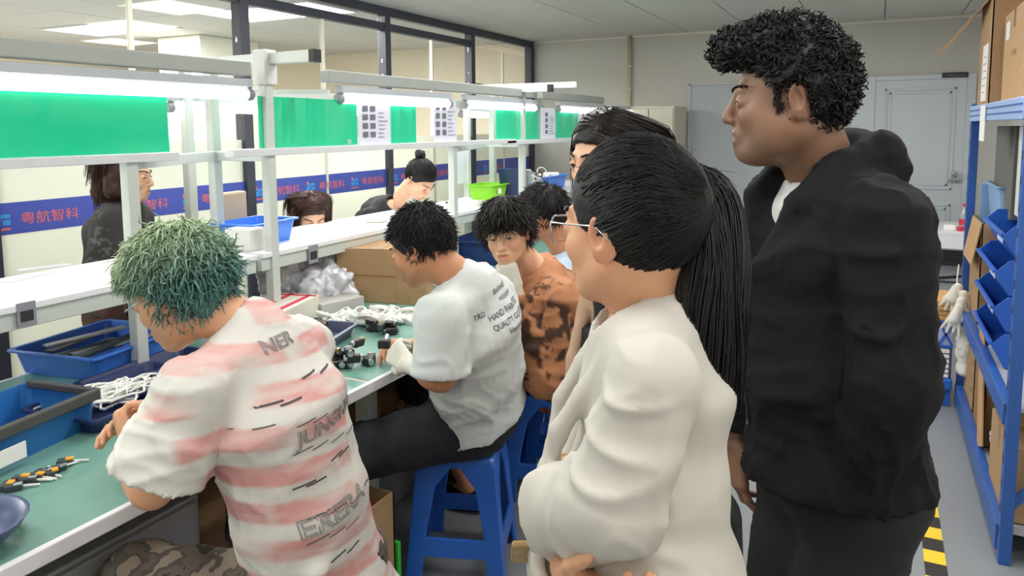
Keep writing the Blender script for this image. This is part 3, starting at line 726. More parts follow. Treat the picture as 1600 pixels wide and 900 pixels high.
# little electronic parts
for k in range(9):
    p = at_t(random.uniform(8, 104), 0 + 742 + random.uniform(-8, 16)); p = at_t(10 + 11.5 * k, 768 - 4.2 * k + random.uniform(-9, 9))
    t = thing('electric_part', ('small black and yellow part', 'small black and silver part')[k % 2] + ' below the light blue tray, ' + ('first', 'second', 'third', 'fourth', 'middle', 'sixth', 'seventh', 'eighth', 'ninth')[k] + ' from left', 'part', p, 'loose parts below the light blue tray' if k % 2 == 0 else 'silver tipped parts below the light blue tray')
    rz = random.uniform(0, 3)
    MB().box((p[0], p[1], ZM + .008), (.035, .02, .016), rz).build('housing', M_darkpart, t, bevel=.003)
    MB().box((p[0] + .01, p[1] + .005, ZM + .017), (.018, .014, .006), rz).build('top_cap', M_yel if k % 2 == 0 else M_steel, t, bevel=.002)
    d = V(math.cos(rz), math.sin(rz), 0) * .03
    MB().cyl(p + V(0, 0, .008) + d * .6, p + V(0, 0, .004) + d * 1.7, .003, 6).build('wire_tail', M_cable, t)
# bowl and ring
p = at_t(12, 850); t = thing('plastic_bowl', 'rounded slate blue bowl cut by the lower left corner of the picture', 'bowl', p)
c = (p[0] - .05, p[1] - .06, ZM)
MB().lathe(c, [(.055, 0), (.10, .035), (.115, .055), (.118, .06), (.110, .06), (.09, .035), (.05, .006)], 28).build('bowl_body', mat('slate_plastic', '4a5478', .35), t, smooth=True)
MB().box((c[0], c[1], ZM + .03), (.06, .05, .04), .4).build('contents', mat('teal_part', '2f7a70', .5), t, bevel=.006)
p = at_t(26, 818); o = MB().tor((p[0], p[1], ZM + .017), .011, .006, 18, 8, Matrix.Rotation(1.3, 3, 'X') @ Matrix.Rotation(.4, 3, 'Y')).build('rubber_ring', M_darkpart, smooth=True); tag(o, 'small dark rubber ring standing beside the slate bowl', 'ring')
for k, (px, py) in enumerate(((75, 603), (95, 668))):
    p = at_t(px, py); o = MB().box((p[0], p[1], ZM + .003), (.02, .006, .004), .6).build('wire_scrap', mat('amber_scrap', 'c9b065', .5)); tag(o, ('amber wire scrap below the blue basket', 'amber wire scrap beside the light blue tray')[k], 'scrap', 'wire scraps on the mat')

# ================================================================== THINGS ON THE MIDDLE BENCH
t = thing('carton', 'low white carton with red stripes behind the shoulder of the green hair man', 'box', (-2.2, 2.25, ZM))
MB().box((-2.23, 2.26, ZM + .05), (.24, .30, .10), .25).build('carton_body', mat('carton_cream', 'dcd8cc', .7), t, bevel=.004)
MB().box((-2.23, 2.26, ZM + .101), (.02, .28, .003), .25).build('red_stripe', M_red, t); MB().box((-2.14, 2.27, ZM + .101), (.02, .28, .003), .25).build('red_stripe', M_red, t)
MB().box((-2.24, 2.38, ZM + .101), (.2, .016, .003), .25).build('red_stripe', M_red, t)
t = thing('flat_carton', 'flat greyish carton lying under the silver bags', 'box', (-2.2, 2.62, ZM)); MB().box((-2.2, 2.56, ZM + .03), (.22, .22, .06), -.3).build('carton_body', mat('grey_carton', 'b9b7b4', .6), t, bevel=.004)
def lump(name, c, r, m, label, cat, grp=None, seed=0, amp=.25, h=.012, parent=None, f=9):
    c = np.array(c, float); s = SDF(c - np.array(r) * 1.5 - .03, c + np.array(r) * 1.5 + .03, h); s.ell(c, r)
    vv, ff = s.mesh(1); n = vnorm(vv, ff); d = (np.abs(noise3(vv * f, seed)) * 1.0 + .5 * np.abs(noise3(vv * f * 2.3, seed + 1)) - .4) * amp * min(r)
    vv = vv + n * d[:, None]; vv[:, 2] = np.maximum(vv[:, 2], c[2] - r[2] * .8)
    o = quad_obj(name, vv, ff, m, parent); 
    if label: tag(o, label, cat, grp)
    return o
lump('silver_bag', (-2.30, 2.66, ZM + .085), (.12, .16, .10), M_foil, 'crumpled silver plastic bag in front of the seated woman, lower one', 'bag', 'silver bags', 3, .6, .009, None, 16)
lump('silver_bag', (-2.40, 2.90, ZM + .13), (.12, .14, .15), M_foil, 'crumpled silver plastic bag heaped against the big cardboard box', 'bag', 'silver bags', 7, .5, .009, None, 15)
lump('silver_bag', (-2.46, 2.56, ZM + .12), (.10, .14, .15), M_foil, 'crumpled silver plastic bag right beside the tall white post', 'bag', 'silver bags', 12, .5, .009, None, 15)
# big cardboard box
t = thing('cardboard_box', 'big taped cardboard box standing on the bench in front of the white shirt man', 'box', (-2.05, 2.95, ZM))
ba = at_t(527, 470); bb = at_t(668, 478); dv = nrm(bb - ba); nv = V(-dv[1], dv[0], 0); Wb = np.linalg.norm(bb - ba)
ang = math.atan2(dv[1], dv[0]); cb_ = (ba + bb) / 2 + nv * .14
MB().box((cb_[0], cb_[1], ZM + .125), (Wb, .28, .25), ang).build('box_body', M_card, t, bevel=.004)
f_ = (ba + bb) / 2; e = dv * Wb * .24
MB().box((f_ - nv * .001 + e + V(0, 0, .125)), (.06, .003, .25), ang).build('tape_strip', M_tape, t)
MB().box((cb_ + e + V(0, 0, .2515)), (.06, .28, .003), ang).build('tape_strip', M_tape, t)
MB().box((f_ - nv * .0015 - dv * Wb * .05 + V(0, 0, .13)), (Wb * .85, .002, .006), ang + .0).build('crease', M_cardd, t)
for s_ in (-1, 1):
    MB().box((cb_ + dv * s_ * Wb * .25 + V(0, 0, .2522)), (Wb * .49, .278, .004), ang, Matrix.Rotation(.015 * s_, 3, 'Y')).build('box_flap', M_card, t)
# dark tray with parts, motors, white rounds
t = thing('plastic_tray', 'dark grey tray of black parts beside the shoulder of the green hair man', 'tray', (-1.93, 2.10, ZM))
MB().tray((-1.92, 2.10, ZM), .26, .34, .045, flare=.015, rz=.25, lip=.01).build('tray_body', mat('slate_tray', '565b78', .4), t)
def motor(p, rz, label, grp, z=0):
    t = thing('motor_part', label, 'motor part', (p[0], p[1], ZM + z), grp); d = V(math.cos(rz), math.sin(rz), 0)
    q = V(p[0], p[1], ZM + z)
    MB().box(q + V(0, 0, .014), (.045, .03, .028), rz).build('motor_housing', M_black, t, bevel=.005)
    MB().cyl(q + V(0, 0, .016) - d * .034, q + V(0, 0, .016) + d * .03, .011, 10).build('motor_barrel', M_steel if grp[0] == 'm' else M_darkpart, t)
    MB().box(q + V(0, 0, .02) + d * .026, (.005, .026, .014), rz).build('motor_cap', M_goldm if random.random() < .4 else M_steel, t, bevel=.002)
for k in range(14): motor((-1.92 + random.uniform(-.08, .08), 2.10 + random.uniform(-.1, .1)), random.uniform(0, 3), 'black part lying in the dark grey tray', 'parts in the dark grey tray', .006 + .022 * (k % 3))
for k in range(13):
    motor((-1.615 + random.uniform(-.05, .06), 1.97 + random.uniform(-.055, .075)), random.uniform(0, 3), 'black and copper motor part in the heap on the green mat', 'motor parts on the green mat', .022 * (k % 3) * (k > 4))
for k in range(7): motor((-1.80 + random.uniform(-.05, .1), 2.36 + random.uniform(-.04, .05)), random.uniform(0, 3), 'black part beside the white gloved hand', 'black parts beyond the gloved hand', .02 * (k % 2))
for k in range(70):
    u_ = random.random(); c = (-2.03 + .28 * u_ + random.gauss(0, .04), 2.40 + .14 * u_ + random.gauss(0, .05), ZM + .006 + .011 * (k % 4) * random.random())
    Mx = Matrix.Rotation(random.uniform(-.5, .5), 3, 'X') @ Matrix.Rotation(random.uniform(-.5, .5), 3, 'Y')
    b = MB()
    if k % 3: b.tor(c + np.array([0, 0, .006]), .026, .010, 14, 7, Mx)
    else:
        for q in range(3): b.tor(c + np.array([0, 0, .006 + .006 * q]), .03 - .004 * q, .005, 14, 6, Mx)
    o = b.build('white_coil', M_cable, smooth=True); tag(o, 'small white plastic coil in the long white heap on the bench', 'coil', 'white coils heaped on the bench')
for k in range(14):
    p = at_t(random.uniform(655, 700), random.uniform(450, 474)); o = MB().tor((p[0], p[1], ZM + .01), .02, .004, 10, 5, Matrix.Rotation(random.uniform(0, 1.2), 3, 'X')).build('clear_clip', M_bag, smooth=True); tag(o, 'grey clip scattered right of the big cardboard box', 'clip', 'grey clips beside the big box')
t = thing('plastic_crate', 'dark navy crate on the bench behind the boy in the orange shirt', 'crate', (-2.1, 4.0, ZM))
MB().tray((-2.16, 4.0, ZM), .34, .46, .14, flare=.02, rz=.1).build('crate_body', mat('deep_navy', '21386f', .4), t)
for z in (.05, .09): MB().box((-2.0, 3.98, ZM + z), (.008, .4, .012), .1).build('crate_rib', mat('deep_navy', '21386f', .4), t)
p = at_t(722, 408); t = thing('digital_tester', 'small pale tester with a glowing red display left of the navy crate', 'tester', p)
MB().box((p[0], p[1], ZM + .05), (.10, .12, .10), .2).build('tester_body', M_label, t, bevel=.006)
MB().box((p[0] + .05, p[1] - .005, ZM + .065), (.006, .07, .025), .2).build('display', mat('red_led', 'ff3030', .4, emit=2.0), t)
for k, (dx, dy) in enumerate(((0, 0), (.08, .1), (-.05, .22))):
    lump('plastic_packet', (-1.78 + dx, 3.42 + dy, ZM + .03), (.06, .07, .035), M_bag, ('clear packet near the hands of the boy in the orange shirt', 'clear packet in the middle of three beyond the boy', 'clear packet nearest the navy crate')[k], 'packet', 'clear packets', 20 + k, .5, .008, None, 18)

# ================================================================== UNDER THE BENCHES
def paper_parcel(c, r, label, seed): return lump('paper_parcel', c, r, mat('kraft_paper', 'a67c54', .7, bump=.5, bscale=14, var=.14, vscale=8), label, 'parcel', 'brown paper parcels under the bench', seed, .35, .012, None, 11)
sh = thing('storage_crate', 'long grey crate under the bench carrying the brown paper parcels', 'crate', (-1.97, 2.35, 0))
MB().ab((-2.2, 1.95, 0), (-1.75, 2.95, .36)).build('crate_body', mat('crate_grey', '8d8f92', .5), sh, bevel=.008)
pp = paper_parcel((-1.91, 2.12, .36 + .095), (.16, .16, .12), 'brown paper parcel with a white label under the bench, left one', 4)
MB().box((-1.752, 2.06, .45), (.004, .06, .05), .2).build('parcel_label', M_label, pp)
paper_parcel((-1.93, 2.52, .36 + .095), (.17, .22, .12), 'brown paper parcel under the bench behind the knee of the white shirt man', 9)
o = MB().box((-1.86, 2.42, .36 + .20), (.12, .06, .012), .4, Matrix.Rotation(.3, 3, 'Y')).build('leaflet', M_paper); tag(o, 'folded white leaflet lying on the brown paper parcels', 'leaflet')
t = thing('cardboard_box', 'tall open cardboard box on the floor between the two seated men', 'box', (-1.48, 1.78, 0))
x0, x1, y0, y1 = -1.62, -1.36, 1.56, 1.86; zt = .40
for lo, hi in (((x0, y0, 0), (x1, y0 + .006, zt)), ((x0, y1 - .006, 0), (x1, y1, zt)), ((x0, y0, 0), (x0 + .006, y1, zt)), ((x1 - .006, y0, 0), (x1, y1, zt)), ((x0, y0, 0), (x1, y1, .006))):
    MB().ab(lo, hi).build('box_side', M_card, t)
MB().bar((x0, (y0 + y1) / 2, zt), (x0 - .03, (y0 + y1) / 2, zt + .09), .004, .28, (0, 1, 0)).build('box_flap', M_cardd, t)
MB().ab((x1, y0 + .03, .16), (x1 + .001, y0 + .1, .22)).build('box_label', M_label, t)
t = thing('folder', 'bright green board leaning beside the open cardboard box', 'board', (-1.36, 1.88, 0)); MB().ab((-1.60, 1.868, 0), (-1.355, 1.885, .22)).build('board', mat('bright_green', '3fbf3f', .5), t)
t = thing('drawer_cabinet', 'pale grey metal drawer cabinet under the near bench', 'cabinet', (-1.8, .95, 0))
MB().ab((-2.1, .55, 0), (-1.56, 1.28, .62)).build('carcass', mat('cabinet_grey', 'b4b6bb', .4, metal=.2), t, bevel=.006)
for z in (.03, .23, .43):
    d = MB().ab((-1.56, .57, z), (-1.545, 1.26, z + .18)).build('drawer', mat('cabinet_grey', 'b4b6bb', .4, metal=.2), t, bevel=.004)
    MB().ab((-1.545, .85, z + .08), (-1.53, .98, z + .10)).build('drawer_handle', M_steel, d)
t = thing('cardboard_box', 'brown cardboard box under the near bench behind the camouflage knees', 'box', (-1.8, 1.45, 0)); MB().ab((-2.0, 1.31, 0), (-1.6, 1.54, .55)).build('box_body', M_card, t, bevel=.004)
MB().ab((-1.598, 1.40, 0), (-1.597, 1.45, .55)).build('tape_strip', M_tape, t)

# ================================================================== STOOLS
def stool(c, rz, label):
    t = thing('plastic_stool', label, 'stool', (c[0], c[1], 0), 'blue plastic stools'); R = Matrix.Rotation(rz, 3, 'Z')
    H_ = .45; a, b = .135, .175
    def W(x, y, z): return R @ Vector((x, y, z)) + Vector((c[0], c[1], 0))
    def hw(z): return b + (a - b) * z / H_
    m = MB()
    m.v += [W(sx * r, sy * r, z) for z, r in ((H_ - .045, hw(H_ - .045)), (H_ - .008, a), (H_, a - .012)) for sx, sy in ((-1, -1), (1, -1), (1, 1), (-1, 1))]
    m.f += [(i + 4 * k, (i + 1) % 4 + 4 * k, (i + 1) % 4 + 4 * k + 4, i + 4 * k + 4) for k in (0, 1) for i in range(4)] + [(8, 9, 10, 11), (3, 2, 1, 0)]
    m.v = [tuple(v) for v in m.v]; m.build('seat', M_stool, t, bevel=.012, seg=3)
    for sx, sy in ((-1, -1), (1, -1), (1, 1), (-1, 1)):
        l = MB(); zs = [0, .03, .2, .34, H_ - .03]; wd = [.062, .058, .06, .075, .13]; vs = []; th = .012
        for z, w in zip(zs, wd):
            r = hw(z)
            for qx, qy in ((0, 0), (w, 0), (w, th), (th, th), (th, w), (0, w)): vs.append(W(sx * (r - qx), sy * (r - qy), z))
        l.add(vs, [(6 * k + i, 6 * k + (i + 1) % 6, 6 * k + 6 + (i + 1) % 6, 6 * k + 6 + i) for k in range(4) for i in range(6)] + [(3, 2, 1, 0), (5, 4, 3, 0), (24, 25, 26, 27), (24, 27, 28, 29)])
        l.build('leg', M_stool, t, bevel=.004)
    for k in range(4):
        rr = Matrix.Rotation(k * PI / 2, 3, 'Z'); z0, z1 = .10, .165
        vs = [];
        for x in (-1, 1):
            for z in (z0, z1):
                r = hw(z); 
                for d_ in (0, .012): vs.append(R @ (rr @ Vector((x * (r - .05), -(r - d_), z))) + Vector((c[0], c[1], 0)))
        MB().add(vs, [(0, 1, 3, 2), (4, 6, 7, 5), (0, 4, 5, 1), (2, 3, 7, 6), (0, 2, 6, 4), (1, 5, 7, 3)]).build('cross_rail', M_stool, t, bevel=.003)
    return t
ST1 = (-1.30, 2.20); ST2 = (-1.24, 2.84); ST3 = (-1.02, 1.22)
stool(ST1, .33, 'blue plastic stool under the man in the white shirt')
stool(ST2, .25, 'blue plastic stool under the boy in the orange shirt')
stool(ST3, .2, 'blue plastic stool under the green hair man, mostly hidden')
# ================================================================== RACK AT THE RIGHT
RX0, RX1 = .44, .93; RY0, RY1 = 3.03, 4.70
rk = thing('storage_rack', 'blue steel storage rack along the right wall', 'rack', (.68, 3.9, 0))
for x in (RX0, RX1):
    for y in (RY0, RY1):
        p_ = MB().ab((x - .02 if x > .6 else x, y - .025, 0), (x + .02 if x > .6 else x + .04, y + .025, 1.85 if y < 4 else 1.68)).build('upright', M_rack, rk, bevel=.003)
        if x < .6: 
            for z in np.arange(.1, 1.6, .09): MB().ab((x - .001, y - .008, z), (x + .002, y + .008, z + .03)).build('slot', M_black, p_)
for z0, z1 in ((.03, .13), (.50, .58), (1.585, 1.665)):
    for x in (RX0 + .005, RX1 - .005):
        MB().ab((x - .012, RY0 + .02, z0), (x + .025, RY1 - .02, z1)).build('beam', M_rackl if z0 > 1 else M_rack, rk, bevel=.004)
        if z0 > 1:
            for zz in (.025, .052): MB().ab((x - .0135, RY0 + .02, z0 + zz), (x - .011, RY1 - .02, z0 + zz + .006)).build('beam_groove', M_rack, rk)
    MB().ab((RX0 + .03, RY0, z1 - .02), (RX1 - .03, RY1, z1 - .005)).build('rack_shelf', mat('rack_deck', 'a9adb4', .5), rk)
for a, b in (((.66, RY1 - .05, .98), (.66, RY0 + .5, 1.58)), ((.46, RY1 - .02, .60), (.90, RY1 - .02, 1.2)), ((.46, RY0, .2), (.90, RY0, .8))): MB().bar(a, b, .012, .03).build('brace', M_rack, rk)
o = MB().box((RX0 - .012, 4.08, 1.575), (.003, .17, .165)).build('paper_tag', M_label); tag(o, 'white paper tag hanging over the upper blue rack beam', 'paper')

def carton_box(lo, hi, label, m=M_card, open_=False, name='cardboard_box', tape=True, grp=None):
    lo = V(*lo); hi = V(*hi); c = (lo + hi) / 2
    t = thing(name, label, 'box', (c[0], c[1], lo[2]), grp)
    if open_:
        w = .006
        for a, b in (((lo[0], lo[1], lo[2]), (hi[0], lo[1] + w, hi[2])), ((lo[0], hi[1] - w, lo[2]), (hi[0], hi[1], hi[2])), ((lo[0], lo[1], lo[2]), (lo[0] + w, hi[1], hi[2])), ((hi[0] - w, lo[1], lo[2]), (hi[0], hi[1], hi[2])), ((lo[0], lo[1], lo[2]), (hi[0], hi[1], lo[2] + w))):
            MB().ab(a, b).build('box_side', m, t)
    else:
        MB().ab(lo, hi).build('box_body', m, t, bevel=.004)
        if tape: MB().ab((lo[0] + .02, c[1] - .025, hi[2] - .001), (hi[0] - .02, c[1] + .025, hi[2] + .001)).ab((lo[0] - .001, c[1] - .025, hi[2] - .08), (lo[0], c[1] + .025, hi[2])).build('tape_strip', M_tape, t)
    return t
ZR = 1.665
t = carton_box((.46, 4.22, ZR), (.86, 4.66, ZR + .52), 'open cardboard box on the rack top with a raised flap and a white sheet', open_=True)
hA, hB = V(.46, 4.23, ZR + .52), V(.46, 4.65, ZR + .52); tB = P(1480, 74, 4.75); tA = P(1463, 87, 4.35); fn_ = nrm(np.cross(hB - hA, tA - hA)) * .003
mesh_obj('box_flap', [q + k * fn_ for k in (-1, 1) for q in (hA, hB, tB, tA)], [(0, 1, 2, 3), (7, 6, 5, 4), (0, 4, 5, 1), (1, 5, 6, 2), (2, 6, 7, 3), (3, 7, 4, 0)], mat('cardboard_light', 'c09a70', .8, var=.06), t)
MB().bar((.66, 4.22, ZR + .52), (.67, 4.05, ZR + .60), .38, .006, (0, 0, 1)).build('box_flap', M_card, t)
MB().ab((.458, 4.30, ZR + .02), (.4595, 4.50, ZR + .30)).build('pasted_sheet', M_label, t)
b = MB()
for k in range(6): b.ab((.4572, 4.33 + random.random() * .03, ZR + .06 + k * .035), (.4582, 4.43 + random.random() * .04, ZR + .066 + k * .035))
b.build('sheet_print', mat('pale_print', '9a9cb0', .6), t)
t = carton_box((.50, 3.55, ZR), (.90, 4.12, ZR + .40), 'closed cardboard box on the rack top, cut by the right edge', mat('cardboard_light', 'c09a70', .8, var=.06))
MB().ab((.497, 3.95, ZR + .28), (.4985, 4.05, ZR + .36)).build('box_label', M_label, t)
text_obj('box_print', 'FRAGILE', .035, (.4975, 3.80, ZR + .20), (0, -1, 0), (0, 0, 1), M_cardd, t, align='CENTER')
carton_box((.50, 3.06, ZR), (.90, 3.53, ZR + .45), 'closed cardboard box at the near end of the rack top', mat('cardboard_light', 'c09a70', .8, var=.06))
# middle shelf
ZK = .58
t = carton_box((.47, 4.25, ZK), (.80, 4.66, ZK + .50), 'open cardboard box with a clear bag on the middle rack shelf', open_=True)
MB().bar((.47, 4.45, ZK + .50), (.435, 4.45, ZK + .29), .38, .005, (0, 0, 1)).build('box_flap', mat('cardboard_light', 'c09a70', .8, var=.06), t)
lump('plastic_bag', (.62, 4.28, ZK + .50), (.13, .10, .07), M_bag, 'clear plastic bag spilling out of the open box on the rack', 'bag', None, 31, .5, .009, None, 14)
t = thing('storage_tote', 'pale blue storage tote behind the brace on the rack', 'tote', (.68, 4.5, 1.08))
MB().ab((.5, 4.64, .58), (.9, 4.69, 1.25)).build('tote_back', mat('tote_blue', '8fb3da', .4), t)
MB().tray((.70, 4.42, 1.09), .36, .42, .18, rz=0).build('tote_body', mat('tote_blue', '8fb3da', .4), t)
t = carton_box((.56, 3.62, ZK + .58), (.88, 3.98, 1.56), 'tall white carton standing under the rack top', mat('white_carton', 'e4dfdc', .6), tape=False)
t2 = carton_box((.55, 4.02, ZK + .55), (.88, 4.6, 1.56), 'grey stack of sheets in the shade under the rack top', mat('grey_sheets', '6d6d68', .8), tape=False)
for k, (z, lbl) in enumerate(((ZK, 'blue picking bin at the bottom of the stack on the rack'), (ZK + .15, 'blue picking bin second from the bottom of the stack on the rack'), (ZK + .30, 'blue picking bin third from the bottom of the stack on the rack'), (ZK + .45, 'blue picking bin on top of the stack, tilted over the others'))):
    t = thing('picking_bin', lbl, 'bin', (.62, 3.75, z), 'blue bins stacked on the rack')
    x0 = .46 + (.02 if k == 3 else 0); y0, y1 = 3.50, 4.08
    vs = [(x0 + .03, y0, z), (.86, y0, z), (.86, y1, z), (x0 + .03, y1, z), (x0 - .02, y0 - .005, z + .095), (x0 + .03, y0 - .005, z + .145), (.87, y0 - .005, z + .145), (.87, y1 + .005, z + .145), (x0 + .03, y1 + .005, z + .145), (x0 - .02, y1 + .005, z + .095)]
    fs = [(3, 2, 1, 0), (0, 1, 6, 5, 4), (2, 3, 9, 8, 7), (1, 2, 7, 6), (0, 4, 9, 3)]
    o = mesh_obj('bin_body', vs, fs, M_blue, t); sm = o.modifiers.new('wall', 'SOLIDIFY'); sm.thickness = .005
    bv = o.modifiers.new('bevel', 'BEVEL'); bv.width = .004; bv.segments = 2
    MB().ab((x0 - .004, y0 + .12, z + .045), (x0 - .002, y1 - .30, z + .085)).build('bin_label', mat('bin_tag', 'b9cbee', .5), t)
    MB().ab((x0 - .028, y0, z + .09), (x0 - .012, y1, z + .105)).build('bin_lip', M_blue, t, bevel=.003)
# gloves hanging on the far upright
t = thing('work_gloves', 'bunch of white cotton gloves hanging from the rack upright', 'gloves', (.44, 4.62, .78))
for k in range(7):
    c = V(.415 + .012 * (k % 3), 4.52 + .035 * k - .03, .60 + .03 * (k % 4)); s = SDF(c - .16, c + .16, .006)
    d = nrm(V(-.3 + .2 * (k % 3), -.25 + .12 * k, -1)); sd = nrm(np.cross(d, V(.3, 1, .2)))
    s.cap(c, c + d * .07, .024, .03, .02)
    for q in range(4): s.cap(c + d * .07 + sd * (q - 1.5) * .016, c + d * (.135 + .01 * (q % 2)) + sd * (q - 1.5) * .03, .009, .008, .008)
    s.cap(c + d * .02, c + d * .07 + sd * .06, .011, .009, .012)
    vv, ff = s.mesh(1); quad_obj('glove', vv, ff, M_glove, t)
MB().tube([(.42, 4.68, .80), (.41, 4.62, .72), (.42, 4.55, .66)], .004, 5).build('string', M_glove, t)
# bottom shelf
ZL = .13
t = carton_box((.47, 4.22, ZL), (.82, 4.62, ZL + .36), 'open cardboard box with dark print on the bottom rack shelf', open_=True)
for k in range(3): text_obj('box_print', ('CTN', 'UP', 'QTY')[k], .035, (.469, 4.30, ZL + .22 - .07 * k), (0, -1, 0), (0, 0, 1), M_inkk, t, align='CENTER')
lump('plastic_bag', (.47, 4.60, ZL + .28), (.05, .09, .25), mat('white_bag', 'd9d5cf', .4, bump=.4, bscale=25, var=.08), 'long white plastic bag hanging beside the boxes on the rack', 'bag', None, 41, .5, .010, None, 13)
carton_box((.47, 3.78, ZL), (.80, 4.18, ZL + .30), 'cardboard box on the bottom rack shelf beside the leaning board', M_cardd)
o = MB().bar((.455, 3.75, ZL + .01), (.462, 3.95, ZL + .50), .16, .006, (1, 0, 0)).build('cardboard_sheet', mat('cardboard_light', 'c09a70', .8, var=.06)); tag(o, 'narrow cardboard sheet leaning against the front of the rack', 'cardboard')
carton_box((.46, 3.08, ZL), (.80, 3.50, ZL + .28), 'cardboard box at the near end of the bottom rack shelf', M_card)
lump('plastic_bag', (.60, 3.62, ZL + .12), (.1, .1, .13), M_bag, 'clear crumpled bag at the near end of the bottom rack shelf', 'bag', None, 51, .5, .010, None, 12)
# pallet, crates and boards beyond the man
t = thing('plastic_pallet', 'low blue plastic stand carrying the crates beside the rack', 'stand', (.25, 4.85, 0))
MB().ab((.02, 4.62, .10), (.415, 5.05, .16)).build('deck', M_stool, t, bevel=.008)
for x in (.05, .36):
    for y in (4.65, 4.98): MB().ab((x, y, 0), (x + .05, y + .05, .10)).build('leg', M_stool, t, bevel=.004)
t = thing('wire_crate', 'white slotted crate standing on the low blue stand', 'crate', (.25, 4.85, .16))
for k in range(6):
    for x in range(5): MB().ab((.06 + .07 * x, 4.64, .165 + .028 * k), (.115 + .07 * x, 4.66, .183 + .028 * k)).build('crate_slot', M_label, t)
MB().ab((.05, 4.66, .16), (.41, 5.0, .33)).build('crate_body', mat('slate_crate', '5b6684', .5), t, bevel=.006)
t = thing('lattice_crate', 'blue lattice crate stacked on the white slotted crate', 'crate', (.25, 4.85, .33))
MB().ab((.05, 4.67, .33), (.41, 5.0, .48)).build('crate_body', mat('pale_crate', 'b9c6e6', .5), t, bevel=.005)
for k in range(5):
    for s in (-1, 1): MB().bar((.06 + .07 * k, 4.662, .34 if s > 0 else .47), (.13 + .07 * k, 4.662, .47 if s > 0 else .34), .008, .012).build('lattice_bar', M_blue, t)
MB().ab((.05, 4.655, .33), (.41, 4.67, .342)).ab((.05, 4.655, .468), (.41, 4.67, .48)).build('crate_rim', M_blue, t)
for k in range(4):
    o = MB().box((.23, 4.84, .493 + .027 * k), (.37, .34, .024), .03 * (k % 2) - .01).build('wooden_board', mat('pale_wood', 'c99a63', .6, var=.12, vscale=9, stretch=(1, 8, 8)), bevel=.002)
    tag(o, 'pale wooden board, ' + ('bottom', 'second from the bottom', 'third from the bottom', 'topmost')[k] + ' of the stack on the lattice crate', 'board', 'wooden boards on the crates')
# desk with bottle at the back
t = thing('side_table', 'white topped table with dark frame near the back door', 'table', (.55, 6.9, 0))
MB().ab((.15, 6.5, .72), (.92, 7.2, .75)).build('tabletop', M_white, t, bevel=.004)
MB().ab((.15, 6.5, .62), (.92, 6.515, .72)).build('front_panel', M_white, t)
MB().ab((.17, 6.52, .50), (.90, 6.56, .60)).build('gap_shade', M_black, t)  # black bar paints in the shade of the gap under the tabletop
MB().ab((.17, 6.60, .05), (.90, 7.15, .48)).build('drawer_block', mat('table_grey', '9ea1a4', .5), t, bevel=.004)
for z in (.20, .34, .475): MB().ab((.17, 6.592, z), (.90, 6.6, z + .008)).build('drawer_gap', M_black, t)
for x in (.18, .87): MB().ab((x, 6.52, 0), (x + .03, 6.55, .72)).ab((x, 7.1, 0), (x + .03, 7.13, .72)).build('leg', M_frame, t)
for z in (.12, .34): MB().bar((.2, 6.50, z), (.6, 6.45, z + .08), .02, .02).build('chair_bar', M_black, t)
c = onz(1487, 333, .75); c = V(.62, 6.72, .75)
t = thing('drink_bottle', 'small clear plastic bottle with a red cap and red label on the back table', 'bottle', c)
MB().lathe(c, [(.028, 0), (.032, .01), (.032, .11), (.026, .14), (.012, .165), (.012, .18)], 18).build('bottle_body', mat('pet', 'd8dfe2', .12, trans=.5, coat=.5), t, smooth=True)
MB().lathe(c + V(0, 0, .035), [(.0335, 0), (.0335, .045)], 18).build('bottle_label', M_red, t)
MB().lathe(c + V(0, 0, .178), [(.014, 0), (.014, .022)], 14).build('bottle_cap', M_red, t)
for k, (x, y, s, m, l) in enumerate(((.52, 6.65, .05, M_label, 'small white carton left of the bottle on the back table'), (.75, 6.75, .09, M_label, 'white carton right of the bottle on the back table'), (.60, 6.6, .04, M_red, 'small red packet in front of the bottle on the back table'))):
    o = MB().box((x, y, .75 + s * .4), (s * 1.6, s, s * .8), .3 * k).build('packet', m, bevel=.003); tag(o, l, 'packet', 'packets on the back table')
o = MB().box((.44, 2.62, .008), (.20, .05, .014), -.35, Matrix.Rotation(.05, 3, 'Y')).build('paper_scrap', M_label, bevel=.004); tag(o, 'crumpled white paper scrap on the floor beside the hazard tape', 'paper')
# ================================================================== PEOPLE
Z = V(0, 0, 1)
M_skin = {k: mat('skin_' + k, c, .48, sub=.12, bump=.06, bscale=350, var=.05, vscale=25, attr=True) for k, c in
          dict(fair='e0b292', tan='c98f6c', rose='dba582', dark='8a6853', pale='e3b899').items()}
M_eye = mat('eyeball', 'ffffff', .15, attr=True, var=0)
def hairmat(n, c, rough=.42, var=.25): return mat('hair_' + n, c, rough, var=var, vscale=30, attr=True, spec=.35)
def basis(f, pitch=0.0, roll=0.0):
    f = nrm(V(f[0], f[1], 0)); l = np.cross(Z, f); F = f * math.cos(pitch) - Z * math.sin(pitch); U = np.cross(F, l)
    L = l * math.cos(roll) + U * math.sin(roll); U = np.cross(F, L); return np.array([F, L, U])
def cone(s, a, b, ra, rb, k=.012, sub=False, flat=True):
    a = np.array(a, float); b = np.array(b, float); ab = b - a; Lg = np.linalg.norm(ab); ax = ab / Lg; r = max(ra, rb)
    def fn(Q):
        q = Q - a; e = q @ ax; t = np.clip(e / Lg, 0, 1); d = np.linalg.norm(q - (t * Lg)[..., None] * ax, axis=-1) - (ra + (rb - ra) * t)
        return np.maximum(d, e - Lg) if flat else d
    return s.op(fn, np.minimum(a, b) - r, np.maximum(a, b) + r, k, sub)

